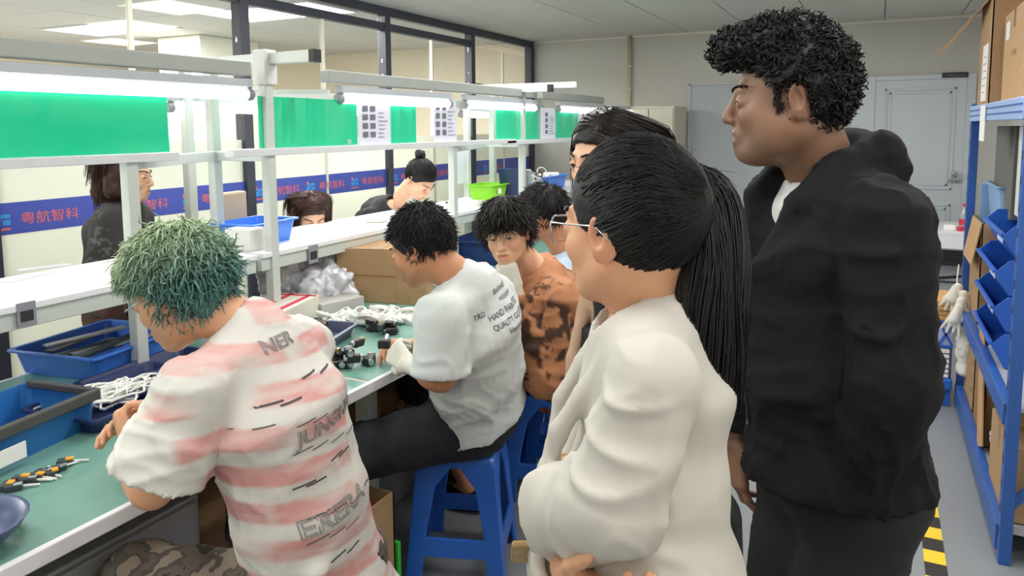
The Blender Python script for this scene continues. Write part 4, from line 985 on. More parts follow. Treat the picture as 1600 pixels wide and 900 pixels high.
def make_head(c, A, s=1.0, h=.0034, neck=None, neck_r=.052, man=True, slim=1.0, jowl=0.0):
    F, L, U = A; c = np.array(c, float)
    def W(a, b, u): return c + s * (a * F + b * L + u * U)
    S = SDF(c - .20 * s, c + .20 * s, h * s)
    def E(p, r, k=.012, sub=False): S.ell(W(*p), np.array(r) * s, A, k * s, sub)
    def C(p, q, ra, rb, k=.012, sub=False): S.cap(W(*p), W(*q), ra * s, rb * s, k * s, sub)
    E((-.012, 0, .036), (.098, .077, .090)); E((.026, 0, -.030), (.066, .061 * slim, .076), .03)
    for i in (1, -1):
        C((-.005, i * .048, -.048), (.064, i * .014, -.088), .022, .016, .03); E((.060, i * .036, -.024), (.028, .024, .024), .02)
    E((.074, 0, -.090), (.018, .020, .015), .02)
    if jowl: E((.040, 0, -.092), (.046, .046, .026 * jowl), .03); E((.022, .048, -.06), (.036, .022, .036), .03); E((.022, -.048, -.06), (.036, .022, .036), .03)
    C((.084, -.032, .024), (.084, .032, .024), .011, .011, .016)
    C((.089, 0, .018), (.110, 0, -.022), .0085, .0105, .014); E((.108, 0, -.030), (.011, .010, .008), .010)
    for i in (1, -1): E((.1, i * .0125, -.031), (.0105, .0075, .0075), .006)
    for i in (1, -1):
        E((.098, i * .033, .003), (.013, .019, .012), .012, True); E((.081, i * .032, .003), (.0165, .019, .0135), .006); E((.099, i * .032, .0015), (.012, .0132, .0046), .003, True)
    E((.086, 0, -.060), (.016, .028, .022), .016)
    C((.0965, -.016, -.0575), (.0965, .016, -.0575), .0062, .0062, .006); C((.0950, -.014, -.070), (.0950, .014, -.070), .0075, .0075, .006)
    C((.105, -.021, -.0643), (.105, .021, -.0643), .0075, .0075, .002, True)
    for i in (1, -1):
        Ae = np.array([nrm(F * .97 - U * .22), nrm(L * .9 + i * F * -.35), U]); Ae[2] = np.cross(Ae[0], Ae[1])
        S.ell(W(-.016, i * .079, .0), np.array((.019, .0085, .032)) * s, Ae, .006 * s); S.ell(W(-.010, i * .088, .005), np.array((.010, .007, .018)) * s, Ae, .004 * s, True)
        S.ell(W(-.010, i * .078, -.024), np.array((.009, .007, .011)) * s, Ae, .006 * s)
    if neck is not None:
        nb = np.array(neck, float); e = W(-.03, 0, -.045); S.cap(e, e + (nb - e) * 1.0, neck_r * s, neck_r * 1.08, .03 * s)
    vv, ff = S.mesh(1); q = ((vv - c) @ A.T) / s; t = np.ones((len(vv), 3)); a, b, u = q.T
    lip = np.clip(1 - np.maximum(np.abs(b) / .024, np.abs(u + .064) / .0125) ** 4, 0, 1) * (a > .082); t *= 1 - lip[:, None] * np.array([.24, .50, .46])
    warm = np.exp(-(((np.abs(b) - .04) / .02) ** 2 + ((u + .02) / .02) ** 2)) * (a > .03) + np.exp(-(((np.abs(b) - .085) / .012) ** 2)) * .9 + np.exp(-((a - .112) / .012) ** 2 - ((u + .03) / .012) ** 2) * .6
    t *= 1 - np.clip(warm, 0, 1)[:, None] * np.array([.02, .13, .14])
    if man:
        st = np.exp(-((u + .078) / .032) ** 2) * np.clip((a - .0) / .04, 0, 1) * (1 - lip); t *= 1 - st[:, None] * np.array([.20, .17, .13])
    return vv, ff, t, W
def make_eyes(W, A, s, gaze, parent, iris=(.09, .05, .03)):
    g = nrm(gaze)
    for i in (1, -1):
        b = MB(); b.lathe((0, 0, 0), [(.0128 * math.cos(x) + 1e-5, .0128 * math.sin(x)) for x in np.linspace(-1.55, 1.55, 15)], 20); vv = np.array(b.v) * s
        n = vv / np.linalg.norm(vv, axis=1)[:, None]; d = n @ g; t = np.ones((len(vv), 3)) * np.array([.72, .68, .66]); t[d > .82] = iris; t[d > .965] = .01
        mesh_obj('eye', vv + W(.0815, i * .031, .003), b.f, M_eye, parent, True, t)
def lashes(W, m, parent):
    for i in (1, -1):
        pts = []
        for b in np.linspace(.0185, .0465, 8): pts.append(W(.0815 + .0165 * math.sqrt(max(0, 1 - ((b - .032) / .0185) ** 2)), i * b, .0052 - 9 * (b - .032) ** 2))
        MB().tube(pts, .0011, 5).build('eyelash', m, parent, smooth=True, tint=(1, 1, 1))
def brows(W, s, m, parent, thick=.0016, w=1.0):
    for i in (1, -1):
        out = []
        for k in range(34):
            x = k / 33; b = .012 + .042 * x; u = .026 + .007 * math.sin(x * 2.4) ; a = .1 - .017 * x ** 1.5 * 1.6
            out.append([W(a + .001, i * b, u + random.uniform(-.003, .003) * w), W(a + .002, i * (b + .005), u + .002), W(a - .001, i * (b + .010), u + .001)])
        vv, ff = strands_mesh(np.array(out), np.full(len(out), thick * s), 4); quad_obj('eyebrow', vv, ff, m, parent, True, np.ones((len(vv), 3)))

def make_hand(w, d, n, side, s=1.0, curl=(.5, .7, .5), spread=.06, thumb=.55, arm=None, h=.0027, r_add=0.0, tcurl=.35):
    """w wrist, d towards the fingers, n the way the palm faces; side=+1 puts the thumb on d x n"""
    d = nrm(d); n = nrm(n - d * (n @ d)); x = np.cross(d, n) * side; w = np.array(w, float); L_ = []
    lens = (.070, .078, .072, .056); offs = (.031, .0105, -.0105, -.030); rad = (.0086, .0088, .0084, .0072)
    for i in range(4):
        cu = curl if np.ndim(curl[0]) == 0 else curl[i]
        k0 = w + s * (d * (.092 - .006 * abs(i - 1)) + x * offs[i]); L_.append((w + s * (d * .014 + x * offs[i] * .55), k0, .0145 + r_add, .0125 + r_add, .014))
        a = 0; p = k0; dd = nrm(d + x * (1.5 - i) * spread)
        for j, fr in enumerate((.45, .31, .26)):
            a += cu[j]; v = dd * math.cos(a) + n * math.sin(a); q = p + v * lens[i] * fr * s; r0 = rad[i] * (1 - .09 * j) + r_add
            L_.append((p, q, r0 * s, (r0 - .0006) * s, .004 if j else .007)); p = q
    t0 = w + s * (d * .028 + x * .026 + n * .006); tv = nrm(d * .62 + x * thumb * 1.3 + n * .35); t1 = t0 + tv * .044 * s
    tv2 = nrm(tv * (1 - tcurl) + d * tcurl * 1.1 + n * tcurl * .5 - x * tcurl * .3); t2 = t1 + tv2 * .032 * s; t3 = t2 + nrm(tv2 + n * .1) * .026 * s
    L_ += [(w + s * (d * .012 + x * .012), t0, .014 + r_add, .0135 + r_add, .014), (t0, t1, .0135 + r_add, .011 + r_add, .012), (t1, t2, (.0105 + r_add) * s, (.0095 + r_add) * s, .006), (t2, t3, (.0095 + r_add) * s, (.0078 + r_add) * s, .004)]
    if arm is not None: L_.append((w - nrm(arm) * .05, w + d * .01, .0255 * s + r_add, .0235 * s + r_add, .012))
    P_ = np.array([p for l in L_ for p in l[:2]]); S = SDF(P_.min(0) - .03, P_.max(0) + .03, h)
    for a, b, ra, rb, k in L_: S.cap(a, b, ra, rb, k)
    vv, ff = S.mesh(1); return vv, ff
def folds(vv, ff, A, c, sc, amp, seed=0, mask=None):
    n = vnorm(vv, ff); q = (vv - np.array(c)) @ np.asarray(A).T; q2 = q * np.array(sc)
    q2 = q2 + .6 * np.stack([noise3(q * 6, seed + 5), noise3(q * 6 + 9, seed + 6), noise3(q * 6 + 4, seed + 7)], -1)
    r = np.clip(1 - np.abs(noise3(q2, seed)) * 1.6, 0, 1) ** 2 - .3; r2 = np.clip(1 - np.abs(noise3(q2 * 1.9 + 3, seed + 1)) * 1.6, 0, 1) ** 3 - .2
    d = amp * (r * 1.0 + r2 * .6) * (.45 + .9 * np.clip(.5 + noise3(q * 4.3, seed + 8), 0, 1))
    if mask is not None: d = d * mask
    return vv + n * d[:, None]
def arm_folds(vv, ff, a, b, r, amp, seed=0, f=(20, 5)):
    a = np.array(a, float); b = np.array(b, float); ab = b - a; Lg = np.linalg.norm(ab); ax = ab / Lg; q = vv - a; e = q @ ax; p = q - e[:, None] * ax; d0 = np.linalg.norm(p, axis=1)
    m = np.clip((e / Lg - .02) / .2, 0, 1) * np.clip((1.02 - e / Lg) / .05, 0, 1) * np.clip((r + .035 - d0) / .02, 0, 1) * (.55 + .6 * np.clip(e / Lg, 0, 1))
    q2 = p * f[1] + ((e * f[0])[:, None] + 2.2 * noise3(p * 9, seed + 2)[:, None]) * ax; g = np.clip(1 - np.abs(noise3(q2, seed)) * 1.5, 0, 1) ** 2 - .3
    return vv + vnorm(vv, ff) * (amp * g * m)[:, None]
def flow_hair(c, A, s, ec, er, n, keep, flow, length, steps=8, lift=(0, .01), jit=.25, seed=1, wave=0.0, drop=0.0):
    """strands rooted on an ellipsoid (head frame) and combed over it"""
    rg = np.random.default_rng(seed); ec = np.array(ec); er = np.array(er); out = []
    while sum(map(len, out)) < n:
        u = rg.normal(size=(n * 2, 3)); u /= np.linalg.norm(u, axis=1)[:, None]; p = ec + u * er; out.append(p[keep(p)])
    p = np.concatenate(out)[:n]; N = len(p); Lh = length * rg.uniform(.7, 1.15, N); pts = [p]; dr = rg.normal(size=(N, 3)) * jit; ph = rg.uniform(0, 6.3, N)
    for k in range(1, steps):
        t = k / (steps - 1); d = flow(p) + dr + np.array([0, 0, -drop * t]); d /= np.linalg.norm(d, axis=1)[:, None] + 1e-9
        if wave: d = d + wave * np.stack([np.sin(ph + 7 * t), np.cos(ph * 1.7 + 6 * t), np.sin(ph * 2.3 + 8 * t)], -1)
        p = p + d * (Lh / (steps - 1))[:, None]
        q = (p - ec) / er; r = np.linalg.norm(q, axis=1); tgt = 1 + (lift[0] + (lift[1] - lift[0]) * t) / er.mean()
        fix = r < tgt; q = np.where(fix[:, None], q / r[:, None] * tgt, q); p = ec + q * er; pts.append(p)
    Pl = np.stack(pts, 1); return np.asarray(c) + s * (Pl @ A)
def hair_shell(c, A, s, er, cuts, name, m, parent, h=.004, amp=.004, freq=40, seed=0, ec=(-.014, 0, .036), extra=None, tint=None):
    F, L, U = A
    def W(a, b, u): return np.asarray(c) + s * (a * F + b * L + u * U)
    S = SDF(np.asarray(c) - .24 * s, np.asarray(c) + .24 * s, h); S.ell(W(*ec), np.array(er) * s, A)
    if extra: extra(S, W)
    for p, r in cuts: S.ell(W(*p), np.array(r) * s, A, .01, True)
    vv, ff = S.mesh(1); n = vnorm(vv, ff); q = ((vv - c) @ A.T) / s
    vv = vv + n * (amp * fbm(q * freq, seed))[:, None]
    t = np.ones((len(vv), 3)) if tint is None else tint(q)
    return quad_obj(name, vv, ff, m, parent, True, t)
def strand_obj(name, Pts, r, m, parent, tint=None, sides=4, tip=.25, seed=0):
    rg = np.random.default_rng(seed); N, Mx, _ = Pts.shape; rr = r * rg.uniform(.6, 1.3, N); vv, ff = strands_mesh(Pts, rr, sides, tip)
    if tint is None: t = np.repeat(rg.uniform(.65, 1.35, N), Mx * sides)[:, None] * np.ones(3)
    else: t = np.repeat(tint(Pts), sides, axis=1).reshape(-1, 3) if False else np.repeat(tint(Pts).reshape(N * Mx, 3), sides, axis=0)
    return quad_obj(name, vv, ff, m, parent, True, t)
FACE_CUT = [((.075, 0, -.035), (.085, .115, .098)), ((0, 0, -.125), (.2, .2, .062)), ((.012, .095, -.02), (.032, .03, .045)), ((.012, -.095, -.02), (.032, .03, .045))]
def scalp(p): return ~((p[:, 0] > -.005) & (p[:, 2] < .075 - .35 * np.maximum(0, .05 - p[:, 0]))) & (p[:, 2] > -.055)

def shoes(an, f, parent, m, s=1.0):
    for a in an:
        c = V(a[0], a[1], 0); S = SDF(c + V(-.3, -.3, -.03), c + V(.3, .3, .16), .008); f = nrm(V(f[0], f[1], 0))
        S.cap(c - f * .05 + Z * .05, c + f * .02 + Z * .05, .045, .045, .02); S.cap(c + f * .02 + Z * .048, c + f * .16 + Z * .035, .044, .036, .03); S.plane(c, -Z)
        vv, ff = S.mesh(1); quad_obj('shoe', vv, ff, m, parent)

def figure(name, label, hc, A, nb, fb, pv, arms, legs, top, bottom, skin, s=1.0, hs=1.0, sh=.19, man=True, head_h=.0034, hand_h=.003, body_h=.010, eyes=True, gaze=None, brow=None, shoe=None, slim=1.0, neck_r=.052, loc=None, foot_dir=None, tors=None, jowl=0.0):
    fb = nrm(V(fb[0], fb[1], 0)); l = np.cross(Z, fb); nb = np.array(nb, float); pv = np.array(pv, float); spine = nrm(nb - pv); H_ = np.linalg.norm(nb - pv)
    root = thing('person', label, 'person', loc if loc is not None else (pv[0], pv[1], 0))
    SH = {k: nb + l * (sh if k == 'L' else -sh) - Z * .085 for k in 'LR'}; HP = {k: pv + l * (.085 if k == 'L' else -.085) for k in 'LR'}
    for k in 'LR':
        if arms[k].get('sh') is not None: SH[k] = np.array(arms[k]['sh'])
    T = tors or ((0, .155, .115), (.35, .135, .10), (.72, .155, .11), (.93, .12, .07))
    sec = [(pv + spine * H_ * q[0] + fb * (q[3] if len(q) > 3 else (-.02 if 0 < q[0] < .9 else 0)), q[1] * s, q[2] * s) for q in T]
    pts = [nb, pv] + list(SH.values()) + [arms[k][j] for k in 'LR' for j in ('el', 'wr')] + [legs[k][j] for k in 'LR' for j in ('kn', 'an')]
    P_ = np.array(pts); S = SDF(P_.min(0) - .17, P_.max(0) + .17, body_h)
    S.loft([(c, a - .018, b - .018) for c, a, b in sec], l, .04); S.cap(sec[-1][0], nb - Z * .005, .055, .049, .03)
    for k in 'LR':
        S.cap(nb - Z * .04, SH[k], .045, .050, .04); S.chain([SH[k], arms[k]['el'], arms[k]['wr']], [.048 * s, .038 * s, .0255 * s], .02)
        S.cap(arms[k]['el'] + (arms[k]['wr'] - arms[k]['el']) * .25, arms[k]['el'] + (arms[k]['wr'] - arms[k]['el']) * .3, .041 * s, .041 * s, .03)
        S.chain([HP[k], legs[k]['kn'], legs[k]['an']], [.078 * s, .052 * s, .036 * s], .03); S.cap(legs[k]['an'], V(*legs[k]['an'][:2], .04) + (fb if foot_dir is None else nrm(foot_dir)) * .10, .034, .028, .02)
    vb, qb = S.mesh(1); parts = [(vb, qb)]; tints = [np.ones((len(vb), 3))]
    vh, qh, th, W = make_head(hc, A, hs, head_h, nb + (np.asarray(hc) - nb) * .12, neck_r, man, slim, jowl); parts.append((vh, qh)); tints.append(th)
    for k in 'LR':
        hd = arms[k].get('hand')
        if hd:
            g = hd.pop('glove', None); arm = arms[k]['wr'] - arms[k]['el']; vv, ff = make_hand(arms[k]['wr'], side=hd.pop('side'), arm=arm, h=hand_h, s=s * hd.pop('s', 1.0), r_add=.0018 if g else 0, **hd)
            if g: quad_obj('glove', vv, ff, M_glove if g is True else g, root)
            else:
                parts.append((vv, ff)); tt = np.ones((len(vv), 3)); tints.append(tt)
    vv, ff = join(parts); quad_obj('body', vv, ff, skin, root, True, np.concatenate(tints))
    if eyes:
        make_eyes(W, A, hs, A[0] if gaze is None else gaze, root)
    if brow: brows(W, hs, brow, root); lashes(W, brow, root)
    # ---- garment for the upper body
    if top:
        inf = top.get('inf', .016); h = top.get('h', .009); lo = np.min([p for p in P_[:8]], 0) - .2; hi = np.max([p for p in P_[:8]], 0) + .2; S = SDF(lo, hi, h)
        hem = top.get('hem', -.05); b0 = sec[0][0] - spine * hem * -1 if False else sec[0][0] + spine * hem
        tt = top.get('tors', sec); flare = top.get('flare', 0.0)
        ss = [(b0, sec[0][1] + inf + flare, sec[0][2] + inf + flare)] + [(c, a + inf, b + inf) for c, a, b in sec]
        S.loft(ss, l, .04); S.cap(sec[-1][0], nb, .075 + inf * .3, .066 + inf * .3, .03)
        for k in 'LR':
            slk = top.get('slk', .03); S.cap(nb - Z * .04, SH[k], .050 + inf * .35, .044 + inf * .8, .05); el, wr = arms[k]['el'], arms[k]['wr']; r0, r1, r2 = top.get('sl', (.062, .062, .04))
            if top['sleeve'] == 'short':
                e = SH[k] + (el - SH[k]) * top.get('slen', .78); cone(S, SH[k], e, r0 + inf * .8, r1 + inf, slk); ax = nrm(el - SH[k])
                cone(S, e - ax * .03, e + ax * .03, r1 + inf - .019, r1 + inf - .015, .006, True, False)
            elif top['sleeve'] == 'long':
                e = el + (wr - el) * top.get('slen', .96); S.cap(SH[k], el, r0 + inf * .8, r1 + inf * .7, slk); cone(S, el, e, r1 + inf * .7, r2 + inf * .4, slk); ax = nrm(wr - el)
                cone(S, e - ax * .015, e + ax * .04, r2 + inf * .4 - .014, r2 + inf * .4 - .011, .005, True, False)
        if 'pre' in top: top['pre'](S, nb, l, fb, SH, sec, spine)
        S.plane(b0, -spine, b0 - V(.28, .28, .22), b0 + V(.28, .28, .02)) if top.get('cut', True) else None
        nr = top.get('neck', .066); up = nrm(np.asarray(hc) - nb)
        S.cap(nb + up * .022 + fb * top.get('nf', .012), nb + up * .16 + fb * .02, nr, nr + .02, .006, True)
        if 'post' in top: top['post'](S, nb, l, fb, SH, sec, spine)
        v_, f_ = S.mesh(2); AF = np.array([l, fb, Z])
        for fd in top.get('folds', [((9, 9, 3.5), .006)]): v_ = folds(v_, f_, fd[2] if len(fd) > 2 else AF, nb, fd[0], fd[1], fd[3] if len(fd) > 3 else 0)
        for k in 'LR':
            am = top.get('afold', .006); r0 = top.get('sl', (.062, .062, .04))
            if top['sleeve'] != 'none':
                v_ = arm_folds(v_, f_, SH[k], SH[k] + (arms[k]['el'] - SH[k]) * (top.get('slen', .8) if top['sleeve'] == 'short' else 1.0), r0[1] + inf, am, 3 + (k == 'L'))
                if top['sleeve'] == 'long': v_ = arm_folds(v_, f_, arms[k]['el'], arms[k]['wr'], r0[1] + inf * .7, am, 6 + (k == 'L'))
        tint = top['tint'](v_, nb, l, fb, spine, pv) if 'tint' in top else np.ones((len(v_), 3))
        go = quad_obj(top['name'], v_, f_, top['mat'], root, True, tint); root_top = (v_, f_, go)
    else: root_top = None
    if bottom:
        inf = bottom.get('inf', .012); lo = np.min(P_[[1, 8, 9, 10, 11]], 0) - .22; hi = np.max(P_[[1, 8, 9, 10, 11]], 0) + .22; S = SDF(lo, hi, bottom.get('h', .010))
        S.loft([(pv - spine * .02, sec[0][1] + inf, sec[0][2] + inf), (pv + spine * bottom.get('waist', .12), sec[0][1] * .95 + inf, sec[0][2] * .95 + inf)], l, .05)
        for k in 'LR':
            kn, an = legs[k]['kn'], legs[k]['an']; r = bottom.get('r', (.088, .062, .055)); S.cap(HP[k], kn, r[0] + inf, r[1] + inf, .05); e = kn + (an - kn) * bottom.get('len', .93); cone(S, kn, e, r[1] + inf, r[2] + inf, .03)
        if bottom.get('skirt'): 
            z_ = bottom['skirt']; S.loft([(V(pv[0], pv[1], z_), .19, .15), (pv, sec[0][1] + inf, sec[0][2] + inf)], l, .05)
        if bottom.get('seat'): S.plane(V(0, 0, bottom['seat']), -Z)
        v_, f_ = S.mesh(2); v_ = folds(v_, f_, np.array([l, fb, Z]), pv, (7, 7, 9), bottom.get('amp', .005), 5)
        if bottom.get('seat'): v_[:, 2] = np.maximum(v_[:, 2], np.where(np.linalg.norm(v_[:, :2] - pv[:2], axis=1) < .2, bottom['seat'], -1))
        quad_obj(bottom['name'], v_, f_, bottom['mat'], root, True, np.ones((len(v_), 3)))
    if shoe: shoes([legs['L']['an'], legs['R']['an']], fb if foot_dir is None else foot_dir, root, shoe)
    return root, W, root_top
def print_text(surf, body, size, p0, right, up, cast, m, parent, name, outline=0.0, sx=1.0, off=.002, align='CENTER'):
    o = text_obj(name, body, size, p0, right, up, m, parent, align, 0, sx, outline); me = o.data; vv = surf[0]; bv = BVHTree.FromPolygons([tuple(x) for x in vv], [tuple(x) for x in surf[1]])
    c = Vector(nrm(cast)); n0 = Vector(p0)
    for v in me.vertices:
        dd = (v.co - n0).dot(c); hit = bv.ray_cast(v.co - c * .3, c)
        if hit[0] is not None: v.co = hit[0] - c * (off - (dd if outline else 0))
    return o
def print_dash(surf, p0, right, up, cast, w, hgt, m, parent, name='print_dash'):
    bv = BVHTree.FromPolygons([tuple(x) for x in surf[0]], [tuple(x) for x in surf[1]]); c = Vector(nrm(cast)); vs = []; n = max(3, int(w / .012))
    for i in range(n + 1):
        for j in (-.5, .5):
            p = Vector(p0 + np.asarray(right) * (i / n - .5) * w + np.asarray(up) * j * hgt); hit = bv.ray_cast(p - c * .3, c)
            if hit[0] is None: return None
            vs.append(hit[0] - c * .002)
    return mesh_obj(name, vs, [(2 * i, 2 * i + 2, 2 * i + 3, 2 * i + 1) for i in range(n)], m, parent)
M_pants = mat('black_trousers', '17181c', .8, bump=.1, bscale=300, var=.12, attr=True)
M_navyp = mat('navy_trousers', '15171f', .8, bump=.1, bscale=300, var=.15, attr=True)
M_shoe = mat('dark_shoe', '201d1c', .45, attr=False)
M_hb = hairmat('black', '100f11', .5, .3)
M_hbr = hairmat('brown', '3a221c', .4, .25)
def blackt(Pts, lo=.6, hi=1.5, seed=0):
    rg = np.random.default_rng(seed); return np.repeat(rg.uniform(lo, hi, len(Pts))[:, None], Pts.shape[1], 1)[:, :, None] * np.ones(3)

# ------------------------------------------------------------------ man in the black hoodie
def man_hoodie():
    hc = P(1230, 160, 1.42); A = basis((-.985, -.17), .03); nb = P(1285, 268, 1.45); fb = nrm(V(-.77, -.64, 0)); l = np.cross(Z, fb); pv = P(1312, 735, 1.45)
    s = 1.08
    arms = dict(L=dict(el=P(1398, 600, 1.235), wr=P(1328, 792, 1.335), sh=P(1382, 350, 1.265), hand=dict(d=V(-.15, .35, -1), n=V(.3, .9, .1), side=-1, curl=(.3, .3, .2))),
                R=dict(el=P(1175, 545, 1.66), wr=P(1152, 682, 1.60), sh=P(1225, 315, 1.64), hand=dict(d=V(-.02, -.06, -1), n=V(-.75, .30, 0) * -1 + V(0, .9, 0), side=1, curl=((.35, .35, .2), (.45, .45, .3), (.55, .5, .3), (.6, .55, .3)), s=1.0, thumb=.35)))
    legs = {}
    for k, d in (('L', .085), ('R', -.085)):
        h_ = pv + l * d; legs[k] = dict(kn=V(h_[0] - .075 + .02 * (k == 'R'), h_[1] - .02, .50), an=V(h_[0] - .06, h_[1] + .01, .08))
    def pre(S, nb, l, fb, SH, sec, sp):
        S.loft([(nb - fb * .07 - Z * .04, .12, .05), (nb - fb * .085 + Z * .01, .125, .048), (nb - fb * .05 + Z * .05, .095, .04)], l, .012)      # folded hood
        for i in (1, -1):
            S.chain([nb - fb * .07 + l * i * .085 + Z * .045, nb + l * i * .088 + fb * .015 + Z * .015, nb + l * i * .072 + fb * .09 - Z * .05, nb + l * i * .05 + fb * .125 - Z * .13], [.036, .033, .026, .02], .015)
        S.cap(sec[0][0] + l * .06 + fb * .11 + Z * .05, sec[0][0] + l * .11 + fb * .07 + Z * .20, .016, .016, .02)
        el, wr = arms['L']['el'], arms['L']['wr']; e2 = el + (wr - el) * .80; S.cap(e2 - V(.02, 0, 0), e2 + V(.02, 0, 0), .052, .052, .02)
    def post(S, nb, l, fb, SH, sec, sp):
        S.chain([nb + fb * .06 + Z * .04, nb + fb * .135 - Z * .08, nb + fb * .15 - Z * .20], [.062, .048, .012], .008, True)
    Mh = mat('black_fleece', '15161a', .85, bump=.2, bscale=420, var=.10, vscale=4, attr=True, spec=.25)
    top = dict(name='hoodie', mat=Mh, sleeve='long', inf=.026, h=.0075, hem=-.01, flare=.004, sl=(.056, .052, .044), neck=.055, nf=-.005, pre=pre, post=post, slen=1.0, slk=.008, afold=.010,
               folds=[((10, 10, 3.5), .008), ((5, 5, 12), .005, np.array([l, fb, Z]), 9)])
    bot = dict(name='trousers', mat=M_pants, inf=.010, r=(.088, .070, .062), waist=.10, h=.010)
    root, W, surf = figure('person', 'man in a black zip hoodie with curly black hair, standing at the right', hc, A, nb, fb, pv, arms, legs, top, bot, M_skin['dark'], s, 1.0, .20, True, .0028, .0026, .011, brow=M_hb, shoe=M_shoe, neck_r=.062, jowl=1.0, slim=1.06,
                           gaze=V(-.9, .1, -.35), tors=((0, .145, .120, .01), (.35, .135, .118, .014), (.72, .142, .118, .002), (.93, .115, .075)))
    # white shirt in the opening of the hoodie
    S = SDF(nb - .3, nb + .2, .007); S.loft([(nb - Z * .26 - fb * .0, .14, .115), (nb - Z * .08, .115, .085), (nb - Z * .012, .07, .066)], l, .03); S.cap(nb - fb * -.005 + Z * -.01, nb + Z * .1 + fb * .03, .058, .07, .004, True)
    v_, f_ = S.mesh(1); quad_obj('white_shirt', v_, f_, mat('white_cotton', 'd6d8d6', .85, bump=.1, bscale=300, attr=True), root, True, np.ones((len(v_), 3)))
    bv = BVHTree.FromPolygons([tuple(x) for x in surf[0]], [tuple(x) for x in surf[1]]); pts = []
    for t in np.linspace(.21, .50, 24):
        h_ = bv.ray_cast(Vector(nb + fb * .5 - Z * t), Vector(-fb))
        if h_[0] is not None: pts.append(np.array(h_[0]) + fb * .002)
    if len(pts) > 2: MB().tube(pts, .004, 6).build('zipper', mat('zip_steel', '50535a', .35, metal=.8), root, smooth=True)
    # curls
    def keep(p): return scalp(p) | ((p[:, 0] > .03) & (p[:, 2] > .078))
    def ex(S, W): S.ell(W(.070, 0, .105), np.array((.068, .074, .046)), A); S.ell(W(-.0, 0, .125), np.array((.075, .075, .04)), A); S.ell(W(-.062, 0, .015), np.array((.055, .075, .080)), A)
    hsh = hair_shell(hc, A, 1, (.112, .092, .112), [((.078, 0, -.032), (.088, .118, .112))] + [((0, 0, -.142), (.2, .2, .065)), ((.0, .1, -.012), (.046, .04, .056)), ((.0, -.1, -.012), (.046, .04, .056))], 'hair', M_hb, root, .0045, .006, 34, 3, (-.016, 0, .042), ex)
    rg = np.random.default_rng(5); N = 2600; out = []
    hs = hsh.data; n = len(hs.vertices); co = np.empty(n * 3, np.float32); hs.vertices.foreach_get('co', co); co = co.reshape(-1, 3); no = np.empty(n * 3, np.float32); hs.vertices.foreach_get('normal', no); no = no.reshape(-1, 3)
    for q in rg.choice(n, N):
        p = co[q]; nn = no[q]; x = nrm(np.cross(nn, rg.normal(size=3))); y = np.cross(nn, x); R_ = rg.uniform(.0035, .0075); a = np.linspace(0, rg.uniform(4, 7.5), 9) + rg.uniform(0, 6)
        out.append(p - nn * .004 + np.outer(np.cos(a) * R_, x) + np.outer(np.sin(a) * R_, y * .6 + nn * .8) + np.outer(np.linspace(0, .012, 9), nn))
    Pts = np.array(out); strand_obj('hair_curls', Pts, .0021, M_hb, root, lambda q: blackt(q, .6, 2.6, 3), 4, .6, 2)
    for i in (1, -1):
        S = []
        for k in range(80):
            u = .045 - .058 * rg.random(); a = .012 + .014 * rg.random() - .004 * (u < 0); S.append([W(a, i * (.0735 - .02 * max(0, u)), u), W(a + .004, i * .076, u - .006), W(a + .003, i * .0755, u - .013)])
        strand_obj('sideburn', np.array(S), .0013, M_hb, root, lambda q: blackt(q, .7, 1.6, 4))
man_hoodie()

